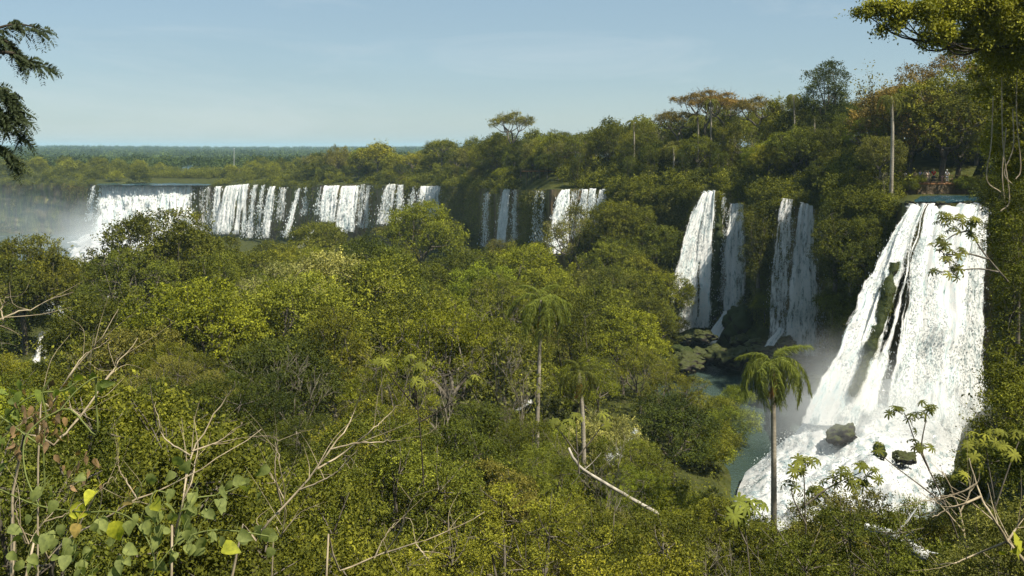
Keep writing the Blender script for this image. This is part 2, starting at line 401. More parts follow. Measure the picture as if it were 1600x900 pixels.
cols = np.unique(np.concatenate([np.linspace(-3000, -100, 40), np.linspace(-100, 1700, 361), np.linspace(1700, 5000, 40)]))
nc = len(cols)
Yl = lipY(cols)
rows = []
ts = np.linspace(0, 1, 90) ** 1.6
for t in ts:
    Y = .8 + (Yl - 1.2 - .8) * t
    z = gorgeZ(cols, Y); X = (cols - 800) / F * Y
    amp = np.clip(Y / 40, 0, 1) * .9 * np.clip((Yl - 1 - Y) / 8, 0, 1)
    z = z + amp * (fbm(np.stack([X / 5, Y / 5, 0 * X], 1), 3, 3) - .5) * 2
    rows.append(np.stack([X, Y, z], 1))
mb = MB(); mb.add(np.concatenate(rows), grid_faces(len(rows), nc)[:, ::-1])
tag(mb.build('gorge_floor', GROUND, smooth=True), kind='structure')
bottom = rows[-1]
rows = []
for k in range(75):
    d = 8000 * (k / 74.0) ** 3.0
    Y = Yl + .35 + d * np.clip(Yl / 200, .6, 1.2)
    z = plateauZ(cols, Y); rows.append(np.stack([(cols - 800) / F * Y, Y, z], 1))
mb = MB(); mb.add(np.concatenate(rows), grid_faces(len(rows), nc)[:, ::-1])
tag(mb.build('plateau', GROUND, smooth=True), kind='structure')
TOPROW = rows[0]
# cliff face
fc = np.unique(np.concatenate([np.linspace(-3000, -100, 60), np.linspace(-100, 1700, 700), np.linspace(1700, 5000, 60)]))
rows = []; NV = 44
def cliff_pt(px, v):
    """v 0 lip .. 1 foot"""
    px = np.atleast_1d(np.asarray(px, float)); v = np.broadcast_to(np.asarray(v, float), px.shape)
    Yt = np.interp(px, cols, TOPROW[:, 1]); zt = np.interp(px, cols, TOPROW[:, 2]); Yb = Yt - 1.6; zb = gorgeZ(px, Yb) - .6
    X = (px - 800) / F * Yt; z = zt + (zb - zt) * v
    q = np.stack([X / 3.5, Yt / 3.5, z / 6.0], 1)
    n = fbm(q, 4, 11) - .5
    led = fbm(np.stack([X / 14, Yt / 14, z / 2.2], 1), 3, 23) - .5
    env = np.clip(v * 8, 0, 1)
    Yo = Yt - (1.2 * v + 3.2 * n + 2.2 * led) * env
    return np.stack([(px - 800) / F * Yo + 1.2 * n * env, Yo, z], 1)
for k in range(NV):
    rows.append(cliff_pt(fc, k / (NV - 1)))
mb = MB(); mb.add(np.concatenate(rows), grid_faces(NV, len(fc)))
tag(mb.build('cliff', CLIFF, smooth=True), kind='structure')

# ================================================================ water that lies or runs
def sheet(name, pts_px, mat, z, dz=0.0, n=60, label=None, noise=0.0, sc=3.0, taper=0.0):
    """flat water polygon given as a band: list of (px_a, px_b, Y)"""
    rows = []
    Ys = np.array([p[2] for p in pts_px], float)
    t = np.linspace(0, len(Ys) - 1, n); idx = np.arange(len(Ys))
    A = np.interp(t, idx, [p[0] for p in pts_px]); B = np.interp(t, idx, [p[1] for p in pts_px]); YY = np.interp(t, idx, Ys)
    ZZ = np.interp(t, idx, z) if hasattr(z, '__len__') else np.full(n, z)
    for a, b, y, zz in zip(A, B, YY, ZZ):
        px = np.linspace(a, b, n); X = (px - 800) / F * y
        q = np.stack([X / sc, np.full(n, y / sc), np.zeros(n)], 1)
        rows.append(np.stack([X, np.full(n, y), zz + noise * (fbm(q, 4, 31) - .5) - taper * (1 - np.clip(np.minimum(np.linspace(0, 1, n), np.linspace(1, 0, n)) * 4.5 - .6 * (fbm(q * 1.7, 3, 8) - .3), 0, 1))], 1))
    mb = MB(); mb.add(np.concatenate(rows), grid_faces(n, n)[:, ::-1])
    o = mb.build(name, mat, smooth=True); tag(o, label, kind='structure'); return o

POOL = mat_river('pool_water', (.045, .07, .06), foam=.02, scale=.5)
TEAL = mat_river('teal_water', (.02, .055, .07), foam=.12, scale=.4)
WHITE = mat_river('white_water', (.18, .22, .23), foam=.36, scale=.35)
sheet('river', [(600, 1700, 66), (900, 1650, 90), (980, 1560, 120), (1000, 1420, 150), (1010, 1300, 170)], POOL, -31.3, noise=.12)
sheet('river', [(-900, 420, 185), (-700, 470, 260), (-600, 520, 330), (-500, 540, 440)], mat_river('gorge_water', (.05, .085, .09), foam=.10, scale=.12), -38.6, noise=1.2, sc=9.0)
sheet('rapids', [(20, 150, 190), (40, 190, 240), (70, 235, 290), (90, 262, 340), (110, 320, 425)], WHITE, [-38.3, -37.2, -36.2, -35.4, -35.0], noise=3.0, sc=6.0, n=120, taper=4.5)
sheet('river', [(1424, 1551, 108.9), (1428, 1552, 111), (1434, 1550, 114.5), (1440, 1546, 119)], TEAL, [lipZ(1480) + .12, lipZ(1480) + .2, lipZ(1480) + .28, lipZ(1480) + .34], noise=.3, sc=1.2)
sheet('river', [(150, 330, 424), (165, 345, 450), (250, 350, 500), (285, 350, 560), (300, 352, 640)], TEAL, [lipZ(230) + .15, lipZ(230) + .8, lipZ(300) + 3.2, lipZ(300) + 4.6, lipZ(300) + 6], noise=.6, sc=6.0)

# ================================================================ waterfalls
FALL_W = mat_fall('white_fall'); FALL_T = mat_fall('thin_fall', colour=(.86, .87, .86), hard=3.0, across=2.6, along=.22)
FALL_FAR = mat_fall('far_fall', across=.75, along=.09, hard=2.2)
RIBC = {}

def fall_sheet(lip, foot, nu=60, nv=60, dens=.8, edge=.16, seed=0, drops=0, dsz=.15, bulge=1.0, wob=.35, power=1.6, mat=None, gaps=None, name='waterfall', parent=None, curl=.6, dv=(1., 1.)):
    """curtain of falling water between a lip polyline and a foot polyline of (px, py, Y)"""
    Lp = np.array([P(*a) for a in lip]); Fp = np.array([P(*a) for a in foot])
    u = np.linspace(0, 1, nu)
    def along(pl):
        t = np.linspace(0, 1, len(pl)); return np.stack([np.interp(u, t, pl[:, k]) for k in range(3)], 1)
    A = along(Lp); B = along(Fp); V = np.linspace(0, 1, nv)
    wid = np.linalg.norm(np.diff((A + B) / 2, axis=0), axis=1).sum(); H = np.linalg.norm(A.mean(0) - B.mean(0))
    lipn = fbm(np.stack([u * wid * .9, 0 * u + seed, 0 * u], 1), 3, seed + 4); A = A + np.stack([0 * u, (lipn - .5) * 1.4, -np.abs(lipn - .45) * min(1.6, H * .06)], 1)
    rows = []; ds = []; uvs = []
    for v in V:
        s = v
        g = s ** (1 / power)
        p = A + (B - A) * np.array([1, 1, 0]) * g + (B - A) * np.array([0, 0, 1]) * s
        q = np.stack([u * wid * 1.1, np.full(nu, v * H * .14), np.full(nu, seed * 3.1)], 1)
        n = fbm(q, 4, seed) - .5
        q2 = np.stack([u * wid * .35, np.full(nu, v * H * .3), np.full(nu, seed * 1.7)], 1)
        n2 = fbm(q2, 3, seed + 5) - .5
        env = min(1, v * 4 + .08)
        p[:, 1] -= (n * wob * 2 + n2 * wob * 2.2) * env * bulge
        p[:, 0] += n2 * wob * .8 * env
        if v == 0: p[:, 2] += .05
        rows.append(p)
        e = np.minimum(u, 1 - u) / edge
        rag = (fbm(np.stack([u * 3, np.full(nu, v * H * .25), np.full(nu, 9.0 + seed)], 1), 3, seed + 2) - .5)
        d = np.clip(e + rag * 1.5, 0, 1) * dens * (dv[0] + (dv[1] - dv[0]) * v) * (1 - .5 * max(0, v - .9) * 10 * .7)
        if gaps:
            for gu, gw, v0, v1, amt in gaps:
                fall = np.exp(-((u - gu - .04 * math.sin(v * 5 + gu * 9)) / gw) ** 2) * (1 if v0 <= v <= v1 else max(0, 1 - min(abs(v - v0), abs(v - v1)) * 6))
                d = d * (1 - amt * fall)
        ds.append(d); uvs.append(np.stack([u * wid + seed * 7.3, np.full(nu, v * H)], 1))
    # a short run of water behind the lip
    v = np.concatenate([np.array([A[:, 0], A[:, 1] + curl, A[:, 2] + .08]).T[None]] + [r[None] for r in rows]).reshape(-1, 3)
    ds = np.concatenate([ds[0]] + ds); uvs = np.concatenate([uvs[0] - [0, curl]] + uvs)
    mb = MB(); mb.add(v, grid_faces(nv + 1, nu))
    me = mb.mesh(name, mat or FALL_W, smooth=True)
    a = me.attributes.new('dens', 'FLOAT', 'POINT'); a.data.foreach_set('value', ds.astype(np.float32))
    ul = me.uv_layers.new(name='flow'); li = np.empty(len(me.loops), np.int32); me.loops.foreach_get('vertex_index', li)
    ul.data.foreach_set('uv', uvs[li].astype(np.float32).ravel())
    o = link(name, me, parent)
    if drops:
        # loose water torn off the curtain: short vertical shreds in front of it and past its edges
        rg = np.random.default_rng(seed + 500); G = v[nu:].reshape(nv, nu, 3); D = ds[nu:].reshape(nv, nu)
        vv = 1 - rg.random(drops) ** 1.25 * .97; uu = np.clip(rg.normal(.5, .34, drops), -.06, 1.06); ui = np.clip(uu, 0, .999) * (nu - 1)
        k = (vv * (nv - 1)).astype(int); j = ui.astype(int); p = G[k, j].copy()
        st = fbm(np.stack([uu * wid * 1.4, vv * H * .16, np.full(drops, seed + .5)], 1), 3, seed + 9)
        ok = (st > .47) & (rg.random(drops) < .25 + D[k, j]); p, vv, st = p[ok], vv[ok], st[ok]; n = len(p)
        p[:, 0] += rg.normal(0, dsz * (1 + 2.5 * vv ** 2), n); p[:, 1] -= np.abs(rg.normal(.1, dsz * (1.2 + 2.5 * vv), n)); p[:, 2] += rg.normal(0, dsz, n)
        sz = dsz * rg.uniform(.4, 1.5, n); mb2 = MB()
        leaves(mb2, p, unit(np.stack([rg.normal(0, .25, n), rg.normal(0, .25, n), -np.ones(n)], 1)), unit(rg.normal(0, 1, (n, 3)) + np.array([.3, -.8, .6])), sz * 2.0, sz * .8, np.clip((st - .4) * 3 + rg.normal(0, .2, n), 0, 1))
        tag(mb2.build('loose_spray', DROPS, o), kind='stuff')
    return o

def fall(label, strands, group='waterfalls along the gorge wall'):
    r = empty('waterfall', P(*strands[0]['foot'][0]))
    tag(r, label, 'waterfall', group)
    bpy.context.view_layer.update()
    for k, s in enumerate(strands):
        s = dict(s); s.setdefault('seed', 3 * k + len(label)); s.setdefault('name', 'water_curtain')
        o = fall_sheet(**s); o.parent = r; o.matrix_parent_inverse = Matrix.Translation(r.location).inverted()
    return r

def S(l0, l1, lpy, f0, f1, fpy, dY=-1.2, Yo=-1.6, **k):
    """strand: lip columns and row, foot columns and row, distances from the lip table"""
    lp = lpy if hasattr(lpy, '__len__') else (lpy, lpy); fp = fpy if hasattr(fpy, '__len__') else (fpy, fpy)
    Y0, Y1 = float(lipY(l0)) + Yo, float(lipY(l1)) + Yo
    return dict(lip=[(l0, lp[0], Y0), (l1, lp[1], Y1)], foot=[(f0, fp[0], Y0 + dY), (f1, fp[1], Y1 + dY)], **k)

far = dict(mat=FALL_FAR, bulge=1.6, curl=2.0, drops=900, dsz=.32)
fall('two thin white threads of water on the far mossy wall, beside the broad thundering curtain', [
    S(144, 150, 290, 137, 146, 345, -4, -3, dens=.62, edge=.3, nu=16, **far), S(158, 166, 290, 150, 162, 340, -4, -3, dens=.6, edge=.3, nu=16, **far)], 'falls at the far end of the gorge')
fall('widest waterfall, one thick white curtain crashing into a cloud of spray', [
    S(160, 305, 289, 146, 306, 402, -7, -3, dens=1.1, edge=.05, nu=150, nv=70, wob=.9, dv=(1.1, 1.), gaps=[(.86, .012, .05, .6, .5), (.93, .012, 0, .6, .55), (.965, .01, 0, .7, .5)], seed=4, **{**far, 'drops': 9000, 'dsz': .42})], 'falls at the far end of the gorge')
fall('thin grey trickles on dark rock between the widest curtain and the broken white fall', [
    S(313, 332, 291, 311, 332, 362, -3, -3, dens=.42, edge=.1, nu=40, **far)], 'falls at the far end of the gorge')
fall('broken white fall with a ragged flared foot beside the thin grey trickles', [
    S(336, 346, 291, 330, 343, 366, -5, -3, dens=.85, edge=.15, nu=24, **far),
    S(350, 392, (291, 287), 334, 388, 366, -7, -3, dens=.84, edge=.1, nu=70, seed=8, gaps=[(.55, .04, .45, 1, .7), (.8, .03, .55, 1, .8)], **far)], 'falls at the far end of the gorge')
fall('row of slender white strands over green moss, shortest of them in the middle', [
    S(396, 403, 289, 384, 396, 372, -5, -3, dens=.72, edge=.25, nu=16, seed=2, **far), S(409, 414, 289, 401, 407, 368, -4, -3, dens=.66, edge=.3, nu=14, seed=3, **far),
    S(420, 432, 291, 406, 424, 372, -6, -3, dens=.82, edge=.2, nu=24, seed=5, **far), S(436, 450, 293, 430, 446, 345, -3, -3, dens=.5, edge=.2, nu=24, seed=6, **far)], 'falls at the far end of the gorge')
fall('single slanting white thread leaning over a mossy bulge of the far wall', [
    S(465, 471, 293, 442, 452, 370, -8, -3, dens=.9, edge=.3, nu=14, power=1.1, seed=7, **far), S(477, 480, 292, 475, 478, 335, -3, -3, dens=.5, edge=.3, nu=8, seed=9, **far)], 'falls at the far end of the gorge')
fall('twin white curtains split by a dark mossy rib, low cascade pouring from their foot', [
    S(500, 503, 292, 496, 499, 335, -3, -2.5, dens=.5, edge=.3, nu=10, **far),
    S(506, 531, 290, 498, 524, 347, -5, -2.5, dens=.98, edge=.1, nu=50, seed=12, **far),
    S(534, 562, (291, 290), 521, 556, 362, -6, -2.5, dens=1.0, edge=.1, nu=56, seed=13, **far),
    S(563, 581, (287, 291), 556, 577, 356, -4, -2.5, dens=.6, edge=.12, nu=36, seed=14, gaps=[(.5, .1, 0, .8, .5)], **far),
    dict(lip=[(486, 358, 335), (493, 360, 333)], foot=[(462, 388, 318), (476, 388, 314)], dens=1.0, edge=.2, nu=20, nv=24, power=1.0, seed=15, mat=FALL_FAR)], 'falls at the far end of the gorge')
fall('veil-like fall in several pale strands behind the bright round tree', [
    S(604, 621, 288, 588, 612, 350, -4, -2, dens=.68, edge=.16, nu=40, seed=21, **far), S(622, 631, 289, 616, 630, 348, -4, -2, dens=.78, edge=.2, nu=20, seed=22, **far),
    S(644, 650, 291, 641, 648, 330, -3, -2, dens=.5, edge=.2, nu=16, seed=23, **far)], 'falls at the far end of the gorge')
fall('short white curtain half hidden by the bright round tree', [
    S(655, 690, 291, 650, 688, 345, -4, -2, dens=.86, edge=.1, nu=60, seed=24, gaps=[(.35, .04, .3, 1, .4), (.7, .04, .4, 1, .5)], **far)], 'falls at the far end of the gorge')
mid = dict(mat=FALL_T, curl=1.2, drops=1200, dsz=.2)
fall('dim bluish thread in shadow on the bare mossy wall', [
    S(758, 766, 300, 750, 762, 388, -3, dens=.55, edge=.25, nu=20, seed=31, **mid)])
fall('narrow white fall with a pale thread alongside on the mossy wall', [
    S(786, 798, 295, 772, 792, 392, -4, dens=.92, edge=.2, nu=34, seed=32, **mid), S(803, 809, 297, 798, 808, 388, -3, dens=.6, edge=.25, nu=18, seed=33, **mid)])
fall('faint wet streaks running down green moss', [
    S(836, 840, 298, 834, 839, 385, -2, dens=.32, edge=.2, nu=14, seed=34, **mid), S(845, 850, 298, 842, 849, 385, -2, dens=.35, edge=.2, nu=14, seed=35, **mid)])
fall('feathery white fall broadening towards its foot, above the valley treetops', [
    S(877, 892, (297, 296), 851, 889, 396, -5, dens=1.0, edge=.12, nu=60, nv=80, seed=36, wob=.6, **mid), S(893, 906, 297, 890, 905, 372, -2, dens=.34, edge=.1, nu=30, seed=37, **mid)])
fall('cluster of narrow white strands falling behind a pale bush', [
    S(909, 920, 296, 902, 916, 366, -3, dens=.84, edge=.15, nu=30, seed=38, **mid), S(921, 933, 295, 915, 930, 366, -3, dens=.9, edge=.14, nu=34, seed=39, **mid),
    S(936, 948, 296, 930, 943, 366, -3, dens=.72, edge=.15, nu=34, seed=40, **mid)])
near = dict(mat=FALL_W, curl=1.4, drops=3600, dsz=.10)
fall('tall sunlit white fall spreading wide into the calm rock pool', [
    S(1096, 1107, 299, 1030, 1082, 520, -5, -1.8, dens=1.1, edge=.14, nu=80, nv=130, seed=41, wob=.55, dv=(.9, 1.1), power=1.35, **near),
    S(1107, 1119, 298, 1072, 1112, 512, -4, -1.8, dens=1.05, edge=.14, nu=70, nv=130, seed=42, wob=.55, dv=(.95, 1.05), power=1.5, gaps=[(.35, .06, .62, .8, .9)], **near)])
fall('shaded blue fall sliding to a white slope of foam over mossy ledges', [
    S(1128, 1134, 302, 1124, 1134, 470, -1.5, dens=.32, edge=.2, nu=20, nv=80, seed=43, **near),
    S(1140, 1163, 318, 1122, 1170, 500, -2.5, -1.4, dens=.88, edge=.18, nu=60, nv=110, seed=44, wob=.4, **near),
    dict(lip=[(1128, 488, 154.5), (1152, 486, 154.5)], foot=[(1094, 536, 150), (1116, 540, 149)], dens=1.05, edge=.12, nu=40, nv=40, power=1.0, seed=45, mat=FALL_W)])
fall('two shaded blue-grey falls side by side in the darkest recess of the wall', [
    S(1219, 1241, 311, 1193, 1232, 532, -3, -1.4, dens=.6, edge=.18, nu=60, nv=110, seed=46, wob=.4, dv=(1., 1.1), **near),
    S(1248, 1275, 317, 1218, 1280, 556, -4, -1.4, dens=.86, edge=.16, nu=70, nv=120, seed=47, wob=.45, **near),
    S(1279, 1290, 330, 1272, 1288, 545, -2, -1.2, dens=.4, edge=.2, nu=30, nv=90, seed=48, **near),
    dict(lip=[(1216, 512, 141.5), (1226, 514, 141)], foot=[(1186, 552, 138), (1204, 556, 137)], dens=.9, edge=.15, nu=30, nv=30, power=1.0, seed=49, mat=FALL_W)])
fall('nearest and biggest fall, white water plunging past mossy ribs into boiling foam', [
    dict(lip=[(1419, 319, 108.6), (1436, 318, 108.6)], foot=[(1248, 662, 97.5), (1345, 665, 96)], dens=1.05, edge=.1, nu=110, nv=170, power=1.12, seed=51, wob=.75, dv=(.9, 1.15), **near),
    dict(lip=[(1428, 318, 108.5), (1447, 318, 108.5)], foot=[(1308, 650, 97), (1372, 650, 96.6)], dens=1.0, edge=.1, nu=90, nv=170, power=1.25, seed=52, wob=.6, gaps=[(.75, .1, .3, .62, .9)], **near),
    dict(lip=[(1447, 319, 108.4), (1462, 318, 108.4)], foot=[(1384, 640, 98.6), (1425, 640, 98)], dens=.9, edge=.1, nu=70, nv=170, power=1.5, seed=53, wob=.6, gaps=[(.2, .1, .0, .5, .8)], **near),
    dict(lip=[(1458, 318, 108.3), (1520, 319, 107.4)], foot=[(1400, 668, 99), (1500, 668, 98)], dens=1.12, edge=.04, nu=190, nv=190, power=1.7, seed=54, wob=.7, **{**near, 'drops': 11000, 'dsz': .09}),
    dict(lip=[(1510, 319, 107.5), (1549, 318, 107.2)], foot=[(1485, 680, 100), (1536, 672, 100)], dens=.9, edge=.06, nu=110, nv=170, power=1.9, seed=55, wob=.4, **near)])

# foam field under the biggest fall
mb = MB(); n = 150; rows = []
ctrl = [(1262, 1512, 102.5, -27.0), (1240, 1512, 99.5, -28.0), (1200, 1505, 96, -28.9), (1165, 1490, 92.5, -29.6), (1150, 1470, 88, -30.4), (1135, 1440, 83, -31.0), (1110, 1420, 78, -31.5)]
tt = np.linspace(0, len(ctrl) - 1, n); ii = np.arange(len(ctrl))
for t in tt:
    a, b, y, z = [np.interp(t, ii, [c[k] for c in ctrl]) for k in range(4)]
    u = np.linspace(0, 1, n); px = a + (b - a) * u; X = (px - 800) / F * y
    q = np.stack([X / 3.2, np.full(n, y / 2.2), np.zeros(n)], 1)
    e = np.clip(np.minimum(u * 7, (1 - u) * 7), 0, 1)
    h = (fbm(q, 4, 61) - .5) * 3.4 * e - (1 - e) * 1.2 + .5 + 1.8 * np.exp(-((u - .55) / .3) ** 2) * e
    rows.append(np.stack([X + .6 * (fbm(q + 7, 2, 3) - .5), np.full(n, y), z + h], 1))
mb.add(np.concatenate(rows), grid_faces(n, n)[:, ::-1])
FOAM = mat_river('foam', (.22, .27, .28), foam=.34, scale=1.1)
tag(mb.build('rapids', FOAM, smooth=True), kind='structure')

rg = np.random.default_rng(66); G = np.concatenate(rows).reshape(n, n, 3); k = rg.integers(4, n - 2, 16000); j = rg.integers(6, n - 6, 16000); p = G[k, j].copy()
st = fbm(p * np.array([.55, .9, .3]), 3, 71); ok = st > .48; p, st = p[ok], st[ok]; m_ = len(p)
p[:, 2] += np.abs(rg.normal(0, .28, m_)) * (1 + 2 * (st - .48) * 4); p[:, :2] += rg.normal(0, .15, (m_, 2)); sz = rg.uniform(.04, .13, m_)
mb = MB(); leaves(mb, p, unit(rg.normal(0, 1, (m_, 3)) + np.array([-.8, -.8, .2])), unit(rg.normal(0, .6, (m_, 3)) + np.array([.2, -.4, 1])), sz * 1.8, sz * .8, np.clip(.5 + rg.normal(0, .3, m_), 0, 1))
tag(mb.build('spray', DROPS), 'churned white water flying above the foam of the biggest fall', 'spray', kind='stuff')
# small patches of rapids seen through the trees
for k_, (lp_, ft_) in enumerate([([(990, 674, 80), (1000, 672, 80)], [(938, 716, 71), (972, 722, 71)]), ([(818, 628, 96), (834, 628, 96)], [(800, 642, 90), (820, 643, 90)]), ([(58, 520, 114), (74, 518, 114)], [(44, 572, 106), (72, 575, 106)])]):
    o = fall_sheet(lp_, ft_, nu=40, nv=40, dens=.82, edge=.4, seed=81 + k_, power=1.0, wob=.5, mat=FALL_W, name='rapids', drops=1500 if k_ == 0 else 200, dsz=.09); tag(o, kind='structure')

# ================================================================ spray: clouds of fine droplets
def mist(parts, dens, c=(.95, .97, .98)):
    m = mat_volume('spray', c, dens, soft=True)
    for (px, py, Y, rx, ry, rz) in parts:
        u = np.linspace(0, math.pi, 13); v = np.linspace(0, 2 * math.pi, 21)
        g = np.array([[math.sin(a) * math.cos(b), math.sin(a) * math.sin(b), math.cos(a)] for a in u for b in v])
        mb = MB(); mb.add(g, grid_faces(13, 21)[:, ::-1]); o = mb.build('spray', m, smooth=True); o.location = P(px, py, Y); o.scale = (rx, ry, rz); tag(o, kind='stuff')
# ================================================================ vegetation
def branchy(rng, start, d, L, r, depth, paths, spread=.6, up=.15, kids=(2, 4), seg=6, shrink=.62):
    pts = [np.array(start, float)]; d = unit(np.array(d, float))
    for k in range(seg):
        d = unit(d + rng.normal(0, .13, 3) + np.array([0, 0, up * .12]))
        pts.append(pts[-1] + d * L / seg)
    pts = np.array(pts); paths.append((pts, np.linspace(r, r * .5, len(pts)), depth))
    if depth <= 0: return
    for k in range(rng.integers(kids[0], kids[1] + 1)):
        i = rng.integers(seg // 2, seg + 1)
        dd = unit(d + rng.normal(0, spread, 3) + np.array([0, 0, up]))
        branchy(rng, pts[i], dd, L * shrink * rng.uniform(.7, 1.15), r * .5 * rng.uniform(.8, 1.1), depth - 1, paths, spread, up, kids, max(3, seg - 1), shrink)

def sprigs(mb, rng, pos, nrm, leaf, k, tint, up=.45, droop=.1, spread=.55, aspect=.5, length=4.5):
    """k leaves along a short shoot at each position"""
    n = len(pos)
    ax = unit(nrm * .7 + rng.normal(0, spread, (n, 3)) + np.array([0, 0, -droop]))
    L = leaf * length * rng.uniform(.6, 1.3, n)
    t = np.linspace(0, 1, k)[None, :, None]
    p = pos[:, None, :] + ax[:, None, :] * L[:, None, None] * t + np.array([0, 0, -droop]) * (L[:, None, None] * t ** 2) + rng.normal(0, leaf * .55, (n, k, 3))
    la = unit(ax[:, None, :] * .6 + rng.normal(0, .6, (n, k, 3)) + np.array([0, 0, -.25]))
    ln = unit(nrm[:, None, :] * .55 + rng.normal(0, .5, (n, k, 3)) + np.array([0, 0, up]))
    tt = np.clip(tint[:, None] + rng.normal(0, .11, (n, k)), 0, 1)
    ls = leaf * rng.uniform(.65, 1.3, n * k)
    leaves(mb, p.reshape(-1, 3), la.reshape(-1, 3), ln.reshape(-1, 3), ls, ls * aspect, tt.ravel())

def lobes_for(rng, kind, H, Rr):
    out = []
    if kind == 'umbrella':
        n = 13
        for i in range(n):
            a = i * 2.4 + rng.uniform(0, .6); q = math.sqrt((i + .5) / n) * .85
            out.append((np.array([Rr * q * math.cos(a), Rr * q * math.sin(a), H * (.90 - .10 * q) + rng.uniform(-.05, .04) * H]), Rr * rng.uniform(.2, .34), .38))
    elif kind == 'tall':
        n = 18
        for i in range(n):
            a = i * 2.4; z = H * (.38 + .54 * i / n); q = Rr * (.75 - .5 * abs(i / n - .35)) * rng.uniform(.5, 1)
            out.append((np.array([q * math.cos(a), q * math.sin(a), z]), Rr * rng.uniform(.3, .48), .85))
    elif kind == 'drape':
        n = 16
        for i in range(n):
            a = i * 2.4; z = H * (.15 + .78 * i / n); q = Rr * rng.uniform(.25, .6)
            out.append((np.array([q * math.cos(a), q * math.sin(a), z]), Rr * rng.uniform(.32, .5), 1.15))
    elif kind == 'bush':
        n = 11
        for i in range(n):
            a = i * 2.4; q = Rr * math.sqrt(i / n) * .7
            out.append((np.array([q * math.cos(a), q * math.sin(a), H * (.68 - .36 * (q / Rr)) * rng.uniform(.75, 1.1)]), Rr * rng.uniform(.3, .45), .8))
    elif kind == 'airy':
        n = 22
        for i in range(n):
            a = i * 2.4; u = 1 - 1.35 * (i + .5) / n; q = math.sqrt(max(0.05, 1 - u * u)) * Rr * .85
            out.append((np.array([q * math.cos(a), q * math.sin(a), H * (.66 + .28 * u)]) * np.array([1, 1, rng.uniform(.9, 1.05)]), Rr * rng.uniform(.16, .3), .75))
    else:
        n = 20
        for i in range(n):
            a = i * 2.4 + rng.uniform(-.3, .3); u = 1 - 1.45 * (i + .5) / n; q = math.sqrt(max(0.05, 1 - u * u)) * Rr * .72 * rng.uniform(.8, 1.12)
            out.append((np.array([q * math.cos(a), q * math.sin(a), H * (.62 + .25 * u) * rng.uniform(.93, 1.06)]), Rr * rng.uniform(.24, .42), .8))
    return out

